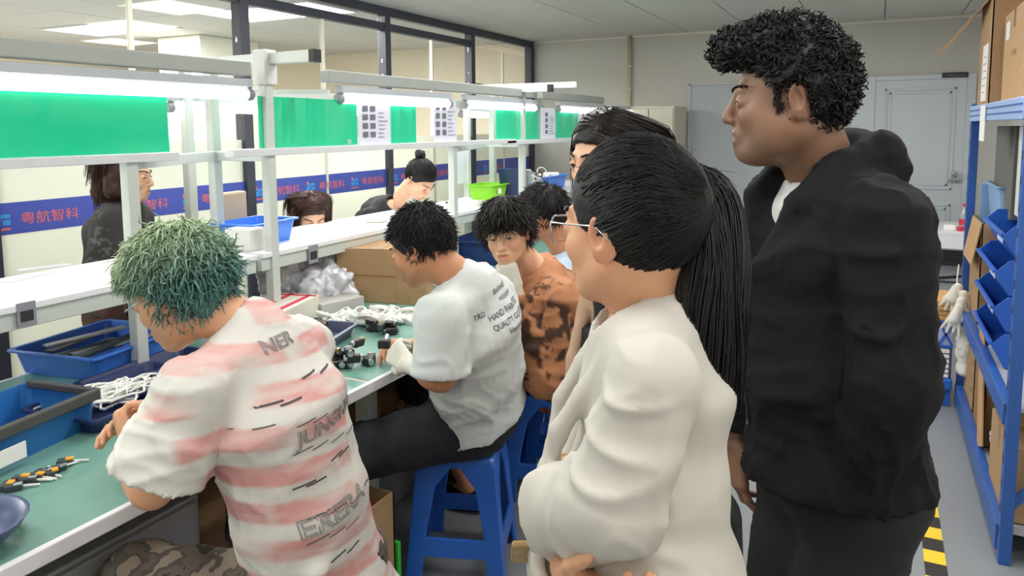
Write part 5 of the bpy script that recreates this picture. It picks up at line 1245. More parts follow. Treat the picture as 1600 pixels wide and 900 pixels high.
# ------------------------------------------------------------------ woman in the white blazer
def woman_blazer():
    hs = .96; hc = P(985, 362, 1.03); A = basis((-.93, .37), .02); fb = nrm(V(-.93, -.36, 0)); l = np.cross(Z, fb); nb = P(1012, 492, 1.05); pv = P(1010, 890, 1.05); s = .96
    arms = dict(L=dict(sh=P(1018, 590, .895), el=P(962, 792, .875), wr=P(845, 802, 1.02), hand=dict(d=V(-.3, .9, .0), n=V(.7, .4, -.2), side=-1, curl=(.4, .5, .3))),
                R=dict(sh=P(995, 560, 1.18), el=P(890, 835, 1.17), wr=P(888, 890, .96), hand=dict(d=V(.72, -.35, .06), n=V(-.1, .5, .8), side=1, curl=(.35, .45, .4), s=.92)))
    legs = {}
    for k, d in (('L', .09), ('R', -.09)):
        h_ = pv + l * d; legs[k] = dict(kn=V(h_[0], h_[1], .48), an=V(h_[0] + .02, h_[1], .08))
    def pre(S, nb, l, fb, SH, sec, sp):
        # collar standing round the neck and lapels running down the front
        S.chain([nb + l * .078 + fb * .0 + Z * .012, nb + l * .05 - fb * .062 + Z * .026, nb - fb * .078 + Z * .03, nb - l * .05 - fb * .062 + Z * .026, nb - l * .078 + Z * .012], [.012, .013, .014, .013, .012], .010)
        for i in (1, -1): S.chain([nb + l * i * .078 + Z * .012, nb + l * i * .076 + fb * .06 - Z * .045, nb + l * i * .058 + fb * .125 - Z * .15, nb + l * i * .03 + fb * .155 - Z * .30, nb + l * i * .02 + fb * .165 - Z * .42], [.012, .013, .013, .011, .010], .008)
        el, wr, s_ = arms['L']['el'], arms['L']['wr'], SH['L']; c = el
        for t in (.35, .75): c = el + (wr - el) * t; S.cap(c + Z * .028, c - Z * .025, .036, .036, .02)
    Mb = mat('ivory_crepe', 'c8c4bc', .8, bump=.06, bscale=500, var=.03, attr=True)
    top = dict(name='blazer', mat=Mb, sleeve='long', inf=.014, h=.0062, hem=-.30, flare=.05, sl=(.046, .048, .046), neck=.058, nf=.03, pre=pre, slen=.86, slk=.007, afold=.009,
               folds=[((7, 7, 2.6), .005)])
    bot = dict(name='trousers', mat=M_pants, inf=.0, r=(.062, .055, .05), waist=-.06)
    root, W, surf = figure('person', 'woman in a white blazer with a long black ponytail, seen from behind', hc, A, nb, fb, pv, arms, legs, top, bot, M_skin['rose'], s, hs, .165, False, .003, .0028, .010, brow=M_hb, shoe=M_shoe, neck_r=.046, slim=.98,
                           tors=((0, .172, .118, .0), (.38, .120, .092, 0), (.72, .118, .090, -.012), (.93, .09, .055, -.005)))
    tie = np.array((-.108, -.012, .045))
    cuts = [((.085, 0, -.045), (.080, .125, .105)), ((.02, 0, -.135), (.2, .2, .075)), ((.018, .095, -.03), (.040, .035, .045)), ((.018, -.095, -.03), (.04, .035, .045))]
    hair_shell(hc, A, hs, (.106, .086, .104), cuts, 'hair', M_hb, root, .004, .0015, 60, 8, (-.014, 0, .037), lambda S, W_: S.ell(W_(-.095, -.006, .045), (.026, .026, .026), A))
    def keep(p): return ~((p[:, 0] > .0) & (p[:, 2] < .062 + .25 * np.maximum(0, p[:, 0]) - .9 * np.maximum(0, .035 - p[:, 0]))) & (p[:, 2] > -.052) & (p[:, 0] > -.11)
    def flow(p): d = tie - p; d = d + np.array([0, 0, .03]) * (np.linalg.norm(d, axis=1) > .09)[:, None]; return d / (np.linalg.norm(d, axis=1)[:, None] + 1e-6)
    Pts = flow_hair(hc, A, hs, (-.014, 0, .037), (.106, .086, .104), 2200, keep, flow, .15, 11, (.0, .004), .10, 3)
    strand_obj('hair_strands', Pts, .0012, M_hb, root, lambda q: blackt(q, .5, 2.0, 6), 3, .5, 4)
    # the ponytail: rises from the tie, then falls down the back
    rg = np.random.default_rng(9); t0 = np.asarray(hc) + hs * (tie @ A); bk = -nrm(fb); N = 1500; M_ = 22
    guide = np.array([t0, P(1086, 290, 1.055), P(1110, 328, 1.04), P(1116, 400, 1.01), P(1112, 480, .99), P(1114, 560, .99), P(1120, 645, 1.0)])
    t = np.linspace(0, len(guide) - 1, M_); i0 = np.clip(t.astype(int), 0, len(guide) - 2); fr = (t - i0)[:, None]
    def cr(i): return guide[np.clip(i, 0, len(guide) - 1)]
    p0, p1, p2, p3 = cr(i0 - 1), cr(i0), cr(i0 + 1), cr(i0 + 2); G = .5 * (2 * p1 + (p2 - p0) * fr + (2 * p0 - 5 * p1 + 4 * p2 - p3) * fr ** 2 + (3 * p1 - p0 - 3 * p2 + p3) * fr ** 3)
    tt = np.linspace(0, 1, M_); wid = np.interp(tt, [0, .06, .25, .55, .8, 1], [.014, .026, .042, .050, .048, .034])
    ang = rg.uniform(0, 6.3, N); rad = np.sqrt(rg.random(N)); rt = RM[:, 0] if False else np.array([RM[0, 0], RM[1, 0], 0]); vw = np.cross(Z, rt)
    T_ = np.gradient(G, axis=0); T_ /= np.linalg.norm(T_, axis=1)[:, None]; X = np.cross(T_, vw); X /= np.linalg.norm(X, axis=1)[:, None]; Y = np.cross(T_, X)
    Lq = rg.uniform(.78, 1.06, N); out = np.zeros((N, M_, 3))
    for k in range(M_):
        tk = np.clip(tt[k] * Lq, 0, 1) * (M_ - 1); a = np.clip(tk.astype(int), 0, M_ - 2); f2 = (tk - a)[:, None]
        c = G[a] * (1 - f2) + G[a + 1] * f2; w = np.interp(np.clip(tt[k] * Lq, 0, 1), tt, wid); wv = .12 * np.sin(ang * 3 + tt[k] * 9)
        out[:, k] = c + X[a] * (np.cos(ang + wv) * rad * w)[:, None] + Y[a] * (np.sin(ang + wv) * rad * w * .62)[:, None]
    strand_obj('ponytail', out, .0017, M_hb, root, lambda q: blackt(q, .55, 2.0, 7), 3, .4, 5)
    S = SDF(G.min(0) - .07, G.max(0) + .07, .006)
    for k in range(M_ - 2): S.cap(G[k], G[k + 1], wid[k] * .42, wid[k + 1] * .42, .01)
    v_, f_ = S.mesh(2); quad_obj('ponytail_core', v_, f_, M_hb, root, True, np.ones((len(v_), 3)) * .45)
    fl = []
    for k in range(70):     # loose flyaway hairs
        u = rg.normal(size=3); u[2] = abs(u[2]) * .8 + .1; u /= np.linalg.norm(u); q = np.array([-.014, 0, .037]) + u * (.108, .088, .106); d = nrm(tie - q + rg.normal(size=3) * .03); x = np.linspace(0, 1, 7)[:, None]
        fl.append(np.asarray(hc) + hs * ((q + d * x * .09 + u * .012 * np.sin(x * 3.0) + u * .006) @ A))
    strand_obj('loose_hair', np.array(fl), .0005, M_hb, root, None, 3, .5, 6)
    MB().tor(t0 + (guide[1] - t0) * .12, .020, .010, 18, 8, Matrix.Rotation(1.2, 3, 'Y')).build('hair_tie', M_black, root, smooth=True)
    # spectacles, bracelet, lanyard
    g = MB(); 
    for i in (1, -1): g.tube([W(.112, i * .012, .005), W(.112, i * .014, .018), W(.107, i * .05, .020), W(.103, i * .062, .008), W(.105, i * .055, -.018), W(.110, i * .02, -.02), W(.112, i * .012, .005)], .0016, 6); g.tube([W(.103, i * .062, .012), W(.06, i * .076, .014), W(-.005, i * .083, .016), W(-.03, i * .084, .0)], .0014, 6)
    g.build('spectacles', mat('silver_frame', 'c9ccd2', .25, metal=.9), root, smooth=True)
    for i in (1, -1): mesh_obj('spectacle_lens', [W(.112, i * .014, .016), W(.107, i * .058, .017), W(.107, i * .055, -.016), W(.112, i * .018, -.018)], [(0, 1, 2, 3)], M_glass, root)
    wr = arms['L']['wr']; el = arms['L']['el']; bx = nrm(wr - el); MB().cyl(wr - bx * .02, wr + bx * .005, .034, 20).build('watch_strap', M_black, root, smooth=False, bevel=.004)
    return root, arms
wb_root, wb_arms = woman_blazer()
p = P(826, 862, 1.05); t = thing('phone', 'phone in a colourful case held by the woman in the white blazer', 'phone', p)
MB().box(p, (.05, .01, .07), .5, Matrix.Rotation(.7, 3, 'X')).build('case', mat('case_print', 'a98c5e', .4, var=.5, vscale=60), t, bevel=.004)
MB().box(p + V(-.003, .007, 0), (.044, .004, .062), .5, Matrix.Rotation(.7, 3, 'X')).build('screen', M_black, t)
# ------------------------------------------------------------------ man with green hair at the nearest bench
M_camo = None
def camo_mat():
    m = mat('camouflage', '6d6459', .85, bump=.1, bscale=300, var=.1, attr=True); nt = m.node_tree; N = nt.nodes; L = nt.links; b = N['Principled BSDF']
    tc = N.new('ShaderNodeTexCoord'); n = N.new('ShaderNodeTexNoise'); n.inputs['Scale'].default_value = 16; n.inputs['Detail'].default_value = 2.5; L.new(tc.outputs['Object'], n.inputs['Vector'])
    r = N.new('ShaderNodeValToRGB'); r.color_ramp.interpolation = 'CONSTANT'; e = r.color_ramp.elements
    e[0].position = 0; e[0].color = (*lin('2e2b2a'), 1); e[1].position = .43; e[1].color = (*lin('5d554c'), 1)
    for p, c in ((.52, '4a4540'), (.59, '84786a')): q = e.new(p); q.color = (*lin(c), 1)
    L.new(n.outputs['Fac'], r.inputs[0]); L.new(r.outputs[0], b.inputs['Base Color']); return m
def man_green():
    hc = P(286, 455, 1.56); A = basis((-.97, -.20), .42); nb = P(392, 515, 1.58); fb = nrm(V(-1, -.06, 0)); l = np.cross(Z, fb); pv = V(-1.09, 1.20, .545); s = 1.0
    arms = dict(L=dict(el=P(238, 762, 1.42), wr=P(207, 706, 1.58), hand=dict(d=V(-.55, .15, .55), n=V(.35, .85, .25), side=1, curl=((.9, .8, .5), (.95, .9, .5), (1.0, .9, .5), (1.0, .9, .5)), s=.98, thumb=.5)),
                R=dict(el=P(330, 700, 1.86), wr=P(248, 668, 1.74), hand=dict(d=V(-.6, -.35, .12), n=V(.2, -.7, -.6), side=-1, curl=((.5, .6, .4), (.6, .7, .4), (.7, .8, .4), (.8, .8, .4)), s=.95)))
    legs = dict(L=dict(kn=V(-1.42, 1.00, .565), an=V(-1.46, 1.04, .09)), R=dict(kn=V(-1.46, 1.40, .50), an=V(-1.50, 1.42, .09)))
    def tint(vv, nb, l, fb, sp, pv):
        v = (nb[2] - vv[:, 2]) + .10 * ((vv - nb) @ l); x = (vv - nb) @ l; y = (vv - nb) @ fb; q = np.stack([x * 12, v * 60, y * 5], -1); ph = (v / .078) % 1.0; row = np.floor(v / .078)
        n = fbm(q, 3); big = noise3(np.stack([x * 9 + row * 3.7, row * 5.1, y * 5], -1), 8); band = np.clip((.31 - np.abs(ph - .42)) / .05, 0, 1)
        m = band * np.clip((big + .28) * 8, 0, 1) * np.clip(.75 + n * .6, 0, 1); return 1 - m[:, None] * (1 - np.array([.98, .50, .50]))
    def pre(S, nb, l, fb, SH, sec, sp):
        for i in range(3): S.cap(pv - fb * .08 + l * (-.1 + .05 * i) + Z * (.05 + .035 * i), pv - fb * .09 + l * .12 + Z * (.02 + .05 * i), .014, .014, .03)
    Mt = mat('printed_cotton', 'd6d4ce', .85, bump=.08, bscale=350, var=.04, attr=True)
    top = dict(name='t_shirt', mat=Mt, sleeve='short', inf=.024, h=.0066, hem=-.10, flare=.032, sl=(.052, .070, 0), slen=.88, neck=.058, nf=.008, pre=pre, tint=tint, slk=.012, afold=.006, folds=[((10, 10, 3.2), .006), ((5, 5, 11), .004, np.array([l, fb, Z]), 9)])
    bot = dict(name='trousers', mat=camo_mat(), inf=.018, seat=.452, r=(.092, .072, .062), amp=.006)
    root, W, surf = figure('person', 'man with dyed green hair in a pink and white printed t-shirt, seated at the bench', hc, A, nb, fb, pv, arms, legs, top, bot, M_skin['rose'], s, 1.0, .165, True, .0032, .0028, .010, shoe=M_shoe, brow=M_hb, neck_r=.052, loc=(pv[0], pv[1], 0),
                           tors=((0, .15, .105), (.35, .132, .094), (.70, .138, .094), (.92, .10, .06)))
    v_ = surf[0]; cast = fb; Mp = mat('shirt_print', '9a9797', .8); Md = mat('shirt_dash', '4a4748', .8)
    def at(x, v): return nb + l * x + V(0, 0, -v) - fb * .30 + V(0, 0, .10 * -x * -1)
    R_ = nrm(-l + V(0, 0, .10)); U_ = nrm(V(0, 0, 1) + l * .10)
    for body, x, v, sz in (('JUNGHA', -.035, .195, .044), ('ERERA', -.01, .385, .055), ('NER', .02, .025, .036)):
        print_text(surf, body, sz, at(x, v), R_, U_, cast, Mp, root, 'shirt_lettering', .0011, 1.15)
    rg = random.Random(3)
    for v, xs in ((.085, (-.07, -.02)), (.125, (.09, .05)), (.165, (-.13, -.09, .13)), (.26, (-.07, -.03)), (.295, (.06, .02)), (.46, (-.04, 0)), (.345, (.12, -.13)), (.225, (-.1, -.05, 0, .05)), (.168, (-.06, .0, .05)), (.41, (-.05, .0, .05)), (.36, (-.06, -.01, .04))):
        for x in xs: print_dash(surf, at(x + rg.uniform(-.01, .01), v), R_, U_, cast, .046, .0035 if len(xs) < 3 else .002, Md, root, 'shirt_dash')
    # green hair: fluffy locks, yellow-green on top, blue-green below and behind
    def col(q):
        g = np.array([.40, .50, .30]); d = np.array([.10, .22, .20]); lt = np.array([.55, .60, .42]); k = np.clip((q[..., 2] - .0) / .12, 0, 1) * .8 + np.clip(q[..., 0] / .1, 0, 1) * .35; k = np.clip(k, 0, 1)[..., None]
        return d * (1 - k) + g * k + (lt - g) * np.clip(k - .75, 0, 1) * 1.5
    Mg = mat('hair_green', 'ffffff', .6, var=.12, vscale=40, attr=True, spec=.2)
    cuts = [((.085, 0, -.055), (.085, .13, .10)), ((.01, 0, -.135), (.2, .2, .07)), ((.02, .1, -.03), (.038, .035, .04)), ((.02, -.1, -.03), (.038, .035, .04))]
    def ex(S, W_): S.ell(W_(.055, 0, .08), (.058, .078, .05), A); S.ell(W_(-.05, 0, -.012), (.052, .068, .070), A)
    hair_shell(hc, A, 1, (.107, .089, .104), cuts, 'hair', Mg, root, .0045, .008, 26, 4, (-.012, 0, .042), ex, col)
    crown = np.array((-.05, 0, .15))
    def flow(p): d = p - crown; d = d / (np.linalg.norm(d, axis=1)[:, None] + 1e-6) + np.array([.25, 0, -.35]); return d
    def keep(p): return ~((p[:, 0] > .0) & (p[:, 2] < .055 - .9 * np.maximum(0, .03 - p[:, 0]))) & (p[:, 2] > -.055)
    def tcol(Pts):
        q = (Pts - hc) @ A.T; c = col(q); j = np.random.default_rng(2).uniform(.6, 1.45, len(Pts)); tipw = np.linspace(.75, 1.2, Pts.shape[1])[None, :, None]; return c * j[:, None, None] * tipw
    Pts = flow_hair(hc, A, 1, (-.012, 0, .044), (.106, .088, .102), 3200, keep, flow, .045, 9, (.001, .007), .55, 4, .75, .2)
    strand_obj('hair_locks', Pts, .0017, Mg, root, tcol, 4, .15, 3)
    g = MB()
    for i in (1, -1): g.tube([W(.108, i * .012, .008), W(.106, i * .05, .010), W(.1, i * .062, .006), W(.06, i * .076, .008), W(-.005, i * .084, .010)], .0016, 6)
    g.build('spectacles', mat('silver_frame', 'c9ccd2', .25, metal=.9), root, smooth=True)
    for i in (1, -1): mesh_obj('spectacle_lens', [W(.109, i * .012, .010), W(.104, i * .058, .010), W(.104, i * .054, -.026), W(.109, i * .016, -.026)], [(0, 1, 2, 3)], M_glass, root)
    return arms
ga = man_green()
p = (ga['L']['wr'] + ga['R']['wr']) / 2 + V(-.07, .0, .03); t = thing('motor_part', 'small black part held in the hands of the green hair man', 'motor part', p)
MB().box(p, (.04, .03, .03), .5).build('motor_housing', M_black, t, bevel=.005); MB().cyl(p, p + V(-.03, .01, .01), .006, 8).build('motor_shaft', M_steel, t)

# ------------------------------------------------------------------ short black hair helper
def short_hair(root, hc, A, hs, m, er=(.108, .088, .104), n=1500, length=.034, drop=.15, lift=.003, bang=None, crown=(-.05, 0, .13), seed=3, r=.0013, fringe_u=.055, cuts=None, nape=-.055, dens=(.5, 1.9), ec=(-.014, 0, .038)):
    c = cuts or [((.085, 0, -.048 + (fringe_u - .055)), (.082, .125, .10)), ((.012, 0, -.14 + (nape + .055)), (.2, .2, .075)), ((.016, .1, -.03), (.036, .035, .042)), ((.016, -.1, -.03), (.036, .035, .042))]
    hair_shell(hc, A, hs, np.array(er) * .985, c, 'hair', m, root, .0045, .003, 45, seed, ec)
    cr = np.array(crown)
    def flow(p): d = p - cr; return d / (np.linalg.norm(d, axis=1)[:, None] + 1e-6) + np.array([.15, 0, -drop])
    def keep(p): return ~((p[:, 0] > .0) & (p[:, 2] < fringe_u + .01 - .9 * np.maximum(0, .03 - p[:, 0]))) & (p[:, 2] > nape + .022)
    strand_obj('hair_strands', flow_hair(hc, A, hs, ec, er, n, keep, flow, length, 6, (0, lift), .22, seed), r, m, root, lambda q: blackt(q, dens[0], dens[1], seed), 3, .3, seed)

# ------------------------------------------------------------------ man in the white t-shirt
def man_tee():
    hc = P(660, 388, 2.32); A = basis((-.99, .02), .40); nb = P(722, 438, 2.34); fb = nrm(V(-1, .02, 0)); l = np.cross(Z, fb); pv = V(-1.24, 2.20, .545)
    arms = dict(L=dict(el=P(690, 592, 2.24), wr=P(640, 572, 2.37), sh=P(688, 500, 2.22), hand=dict(d=V(-.72, .25, .28), n=V(.25, .85, -.2), side=1, curl=((.8, .8, .4), (.85, .85, .4), (.9, .9, .4), (.9, .9, .4)), s=1.05, glove=True)),
                R=dict(el=P(700, 575, 2.72), wr=P(652, 540, 2.58), hand=dict(d=V(-.6, -.4, .05), n=V(.1, -.6, -.7), side=-1, curl=((.5, .6, .4), (.6, .7, .4), (.7, .8, .4), (.8, .8, .4)), s=1.0)))
    legs = dict(L=dict(kn=P(548, 712, 2.36), an=V(-1.68, 2.10, .09)), R=dict(kn=V(-1.66, 2.46, .53), an=V(-1.46, 2.52, .09)))
    def pre(S, nb, l, fb, SH, sec, sp):
        for i in range(3): S.cap(pv + fb * .1 + l * .06 + Z * (.03 + .05 * i), pv - fb * .11 + l * .08 + Z * (.01 + .03 * i), .014, .014, .03)
    Mt = mat('white_tee', 'cdd3d2', .85, bump=.08, bscale=350, var=.03, attr=True)
    top = dict(name='t_shirt', mat=Mt, sleeve='short', inf=.026, h=.008, hem=.045, flare=.012, sl=(.060, .068, 0), slen=.88, neck=.060, nf=.008, pre=pre, slk=.012, folds=[((10, 10, 3.4), .006), ((5, 5, 11), .0045, np.array([l, fb, Z]), 12)])
    bot = dict(name='trousers', mat=M_navyp, inf=.016, seat=.452, r=(.095, .072, .062), amp=.006)
    root, W, surf = figure('person', 'man in a plain white t-shirt with print on the back, seated on a blue stool', hc, A, nb, fb, pv, arms, legs, top, bot, M_skin['tan'], 1.0, 1.0, .19, True, .0038, .0034, .010, shoe=M_shoe, brow=M_hb, neck_r=.056,
                           tors=((0, .165, .12), (.35, .155, .112), (.70, .165, .115), (.92, .125, .07)))
    R_ = nrm(-l + V(0, 0, .16)); U_ = nrm(Z + l * .16)
    for body, x, v, sz in (('TRD', .05, .095, .026), ('Blackwash', -.085, .05, .026), ('WEEKEND', -.10, .078, .018), ('HAND PAINTED', -.075, .115, .026), ('QUALITY GOODS', -.08, .145, .024), ('Handmade', -.10, .175, .026)):
        print_text(surf, body, sz, nb + l * x - Z * v - fb * .3 - Z * .16 * x * 1.0, R_, U_, fb, M_inkk, root, 'shirt_lettering')
    short_hair(root, hc, A, 1, M_hb, n=2200, length=.024, lift=.001, seed=5, r=.0014)
    return arms
ta = man_tee()
p = ta['L']['wr'] + V(-.12, .03, .05); t = thing('motor_part', 'black part held by the white gloved hand', 'motor part', p); MB().box(p, (.04, .03, .03), .4).build('motor_housing', M_black, t, bevel=.005); MB().cyl(p, p + V(-.01, .03, .02), .008, 8).build('motor_shaft', M_steel, t)

# ------------------------------------------------------------------ boy in the orange shirt
def boy():
    hc = P(792, 366, 2.72); A = basis((.22, -.97), .10, .12); nb = P(842, 428, 2.82); fb = nrm(V(-1, -.30, 0)); l = np.cross(Z, fb); pv = V(-1.20, 2.86, .54)
    arms = dict(L=dict(el=P(848, 585, 2.62), wr=P(806, 450, 2.66), sh=P(872, 470, 2.66), hand=dict(d=V(-.35, -.1, .75), n=V(-.3, .8, .1), side=1, curl=((.9, .9, .5), (1., .9, .5), (1., .9, .5), (1., .9, .5)), s=.95, glove=True)),
                R=dict(el=P(790, 540, 3.0), wr=P(765, 440, 2.95), hand=dict(d=V(-.3, -.3, .7), n=V(-.1, -.8, .1), side=-1, curl=(.8, .8, .4), s=.95)))
    legs = dict(L=dict(kn=V(-1.62, 2.68, .52), an=V(-1.58, 2.72, .09)), R=dict(kn=V(-1.60, 3.06, .52), an=V(-1.60, 3.06, .09)))
    def tint(vv, nb, l, fb, sp, pv):
        t = np.ones((len(vv), 3)); n = noise3(vv * 22, 21) + .6 * noise3(vv * 47, 22); big = noise3(vv * 6.0 + 2.6, 23); m = np.clip((n + .05) * 8, 0, 1) * np.clip((big - .19) * 9, 0, 1)
        st = (np.abs(noise3(vv * np.array([30, 30, 55]), 24)) < .07) * (noise3(vv * 13, 25) > .12) * .85; m = np.maximum(m, st); return t * (1 - m[:, None] * (1 - np.array([.13, .12, .13])))
    Mo = mat('orange_cotton', 'ae7753', .85, bump=.08, bscale=300, var=.05, attr=True)
    def pre(S, nb, l, fb, SH, sec, sp):
        for i in (1, -1): S.chain([nb + l * i * .07 - fb * .03 + Z * .02, nb + l * i * .065 + fb * .05 - Z * .02, nb + l * i * .03 + fb * .10 - Z * .07], [.016, .017, .012], .006)
        S.chain([nb + fb * .115 - Z * .06, nb + fb * .14 - Z * .2, nb + fb * .13 - Z * .4], [.016, .016, .016], .006)
    top = dict(name='shirt', mat=Mo, sleeve='long', inf=.03, h=.0085, hem=-.08, flare=.03, sl=(.060, .062, .048), slen=.9, neck=.056, nf=.02, pre=pre, tint=tint, slk=.012, afold=.009, folds=[((10, 10, 4), .008), ((5, 5, 11), .005, np.array([l, fb, Z]), 31)])
    bot = dict(name='trousers', mat=M_pants, inf=.014, seat=.452)
    root, W, surf = figure('person', 'boy in an orange patterned shirt on a stool, turning his face to the camera', hc, A, nb, fb, pv, arms, legs, top, bot, M_skin['fair'], .95, .95, .18, False, .0036, .0034, .010, shoe=M_shoe, brow=M_hb, gaze=nrm(EYE - hc + V(-.3, 0, -.2)), neck_r=.05)
    print_text(surf, '4E', .07, P(812, 606, 2.55), RM[:, 0] if False else np.array([RM[0, 0], RM[1, 0], 0]), Z, nrm(np.array([P(812, 606, 3)[0], P(812, 606, 3)[1] - 0, 0])), M_inkk, root, 'shirt_lettering')
    hm = hairmat('soft_black', '17130f', .45, .3)
    short_hair(root, hc, A, .95, hm, er=(.114, .094, .108), n=2000, length=.055, drop=.2, lift=.004, seed=8, r=.0017, fringe_u=.038, crown=(-.03, 0, .15), ec=(-.010, 0, .042))
boy()

# ------------------------------------------------------------------ man with glasses beyond the boy
def man_glasses():
    hc = P(847, 338, 3.28); A = basis((-.93, -.36), .12); nb = P(885, 402, 3.32); fb = nrm(V(-1, -.1, 0)); l = np.cross(Z, fb); pv = V(nb[0] + .02, nb[1], .56)
    arms = {k: dict(el=nb + l * (.2 * i) + fb * .12 - Z * .33, wr=nb + l * (.10 * i) + fb * .33 - Z * .28, hand=dict(d=fb + V(0, 0, -.1), n=-l * i, side=i, curl=(.5, .5, .4))) for k, i in (('L', 1), ('R', -1))}
    legs = {k: dict(kn=pv + fb * .42 + l * .14 * i, an=V(*(pv + fb * .40 + l * .15 * i)[:2], .09)) for k, i in (('L', 1), ('R', -1))}
    Ms = mat('pale_blue_cotton', 'a9bdd0', .85, attr=True)
    def pre(S, nb, l, fb, SH, sec, sp):
        for i in (1, -1): S.chain([nb + l * i * .07 - fb * .03 + Z * .025, nb + l * i * .065 + fb * .05, nb + l * i * .03 + fb * .10 - Z * .06], [.018, .018, .012], .01)
    top = dict(name='shirt', mat=Ms, sleeve='short', inf=.02, h=.010, hem=-.06, neck=.056, nf=.01, pre=pre)
    root, W, surf = figure('person', 'man with thin glasses and a pale blue shirt behind the boy in orange', hc, A, nb, fb, pv, arms, legs, top, dict(name='trousers', mat=M_pants, seat=.46, h=.012), M_skin['tan'], 1, 1, .19, True, .0042, .0045, .012, shoe=M_shoe, brow=M_hb)
    short_hair(root, hc, A, 1, M_hb, er=(.112, .092, .108), n=1100, length=.03, seed=11, r=.0018)
    g = MB()
    for i in (1, -1): g.tube([W(.112, i * .012, .005), W(.112, i * .014, .02), W(.105, i * .058, .02), W(.105, i * .055, -.018), W(.110, i * .02, -.02), W(.112, i * .012, .005)], .002, 6); g.tube([W(.103, i * .062, .014), W(.06, i * .078, .012), W(-.01, i * .086, .010)], .002, 6)
    g.build('spectacles', M_black, root, smooth=True)
    stl = stool((pv[0], pv[1]), .1, 'blue plastic stool under the man with glasses, hidden behind the boy')
man_glasses()

# ------------------------------------------------------------------ long hair helper
def long_hair(root, hc, A, hs, m, back_len, n=900, part=0.0, seed=4, r=.0019, er=(.110, .090, .106), shoulder=.11, front=.05, dens=(.6, 1.6)):
    ec = (-.014, 0, .038); cuts = [((.085, 0, -.05), (.080, .12, .11)), ((.03, 0, -.19), (.14, .2, .12))]
    def ex(S, W_):
        for i in (1, -1): S.chain([W_(-.02, i * .075, .03), W_(-.02, i * .088, -.06), W_(-.035, i * .09, -back_len * .7)], [.035, .03, .022], .03)
        S.chain([W_(-.085, 0, .03), W_(-.09, 0, -.07), W_(-.09, 0, -back_len * .8)], [.06, .055, .03], .03)
    hair_shell(hc, A, hs, np.array(er) * .98, [cuts[0]], 'hair', m, root, .005, .002, 50, seed, ec, ex)
    def flow(p):
        sgn = np.where(p[:, 1] - part >= 0, 1, -1); d = np.stack([np.where(p[:, 2] > .06, -.55, -.12), .55 * sgn * (p[:, 2] > .05), -np.where(p[:, 2] > .08, .35, 1.4)], -1); return d / np.linalg.norm(d, axis=1)[:, None]
    def keep(p): return ~((p[:, 0] > front - .02) & (p[:, 2] < .07)) & (p[:, 2] > -.02)
    Pl = flow_hair(hc, A, hs, ec, er, n, keep, flow, back_len + .13, 14, (.0, .004), .06, seed, drop=.5); q = ((Pl - hc) @ A.T) / hs
    bad = ((q[..., 0] > .05) & (q[..., 2] < .055) & (np.abs(q[..., 1]) < .07)).any(1); Pl = Pl[~bad]
    strand_obj('hair_strands', Pl, r, m, root, lambda q: blackt(q, dens[0], dens[1], seed), 3, .4, seed)
def simple_woman(label, hc, F, pitch, nb, fb, top, bottom, hairf, skin='pale', seated=False, arms=None, s=.94, head_h=.0046, roll=0, pvz=None, sleeve_arm=None, pv=None):
    A = basis(F, pitch, roll); fb = nrm(V(fb[0], fb[1], 0)); l = np.cross(Z, fb)
    if pv is None: pv = V(nb[0] - fb[0] * .06, nb[1] - fb[1] * .06, pvz or max(.50, nb[2] - .50))
    arms = arms or {k: dict(el=nb + l * (.2 * i) + fb * .08 - Z * .30, wr=nb + l * (.12 * i) + fb * .27 - Z * .36, hand=dict(d=fb + V(0, 0, -.2), n=-l * i, side=i, curl=(.5, .5, .4))) for k, i in (('L', 1), ('R', -1))}
    if seated: legs = {k: dict(kn=pv + fb * .36 + l * .10 * i, an=V(*(pv + fb * .30 + l * .10 * i)[:2], .09)) for k, i in (('L', 1), ('R', -1))}
    else: legs = {k: dict(kn=V(*(pv + l * .085 * i + fb * .02)[:2], pv[2] * .53), an=V(*(pv + l * .085 * i - fb * .02)[:2], .09)) for k, i in (('L', 1), ('R', -1))}
    root, W, surf = figure('person', label, hc, A, nb, fb, pv, arms, legs, top, bottom, M_skin[skin], s, .95, .165, False, head_h, .005, .012, brow=M_hb, shoe=M_shoe, neck_r=.047, slim=.97,
                           tors=((0, .165, .12), (.38, .13, .10), (.72, .14, .105), (.93, .105, .065)))
    hairf(root, np.asarray(hc), A, W); return root, W, surf, A
# woman with the bun, bending over the far side of the bench
def bun(root, hc, A, W):
    cuts = [((.085, 0, -.045), (.080, .125, .105)), ((.02, 0, -.135), (.2, .2, .075)), ((.018, .095, -.03), (.040, .035, .045)), ((.018, -.095, -.03), (.04, .035, .045))]
    hair_shell(hc, A, .95, (.106, .086, .104), cuts, 'hair', M_hb, root, .0045, .0015, 60, 8, (-.014, 0, .037)); tie = np.array((-.085, 0, .105)); c = W(-.10, 0, .125)
    def keep(p): return ~((p[:, 0] > .0) & (p[:, 2] < .062 - .9 * np.maximum(0, .035 - p[:, 0]))) & (p[:, 2] > -.05)
    def flow(p): d = tie - p; return d / (np.linalg.norm(d, axis=1)[:, None] + 1e-6)
    strand_obj('hair_strands', flow_hair(hc, A, .95, (-.014, 0, .037), (.106, .086, .104), 900, keep, flow, .12, 9, (0, .004), .12, 13), .0016, M_hb, root, lambda q: blackt(q, .5, 2.0, 6), 3, .5, 4)
    S = SDF(c - .07, c + .07, .004); S.ell(c, (.034, .034, .030), A); S.cap(W(-.08, 0, .09), c, .02, .02); v_, f_ = S.mesh(1); v_ = v_ + vnorm(v_, f_) * (.004 * fbm((v_ - c) * 60, 3))[:, None]; quad_obj('hair_bun', v_, f_, M_hb, root, True, np.ones((len(v_), 3)))
nb5 = P(612, 322, 4.62); Mk = mat('black_cotton', '1d2026', .85, attr=True)
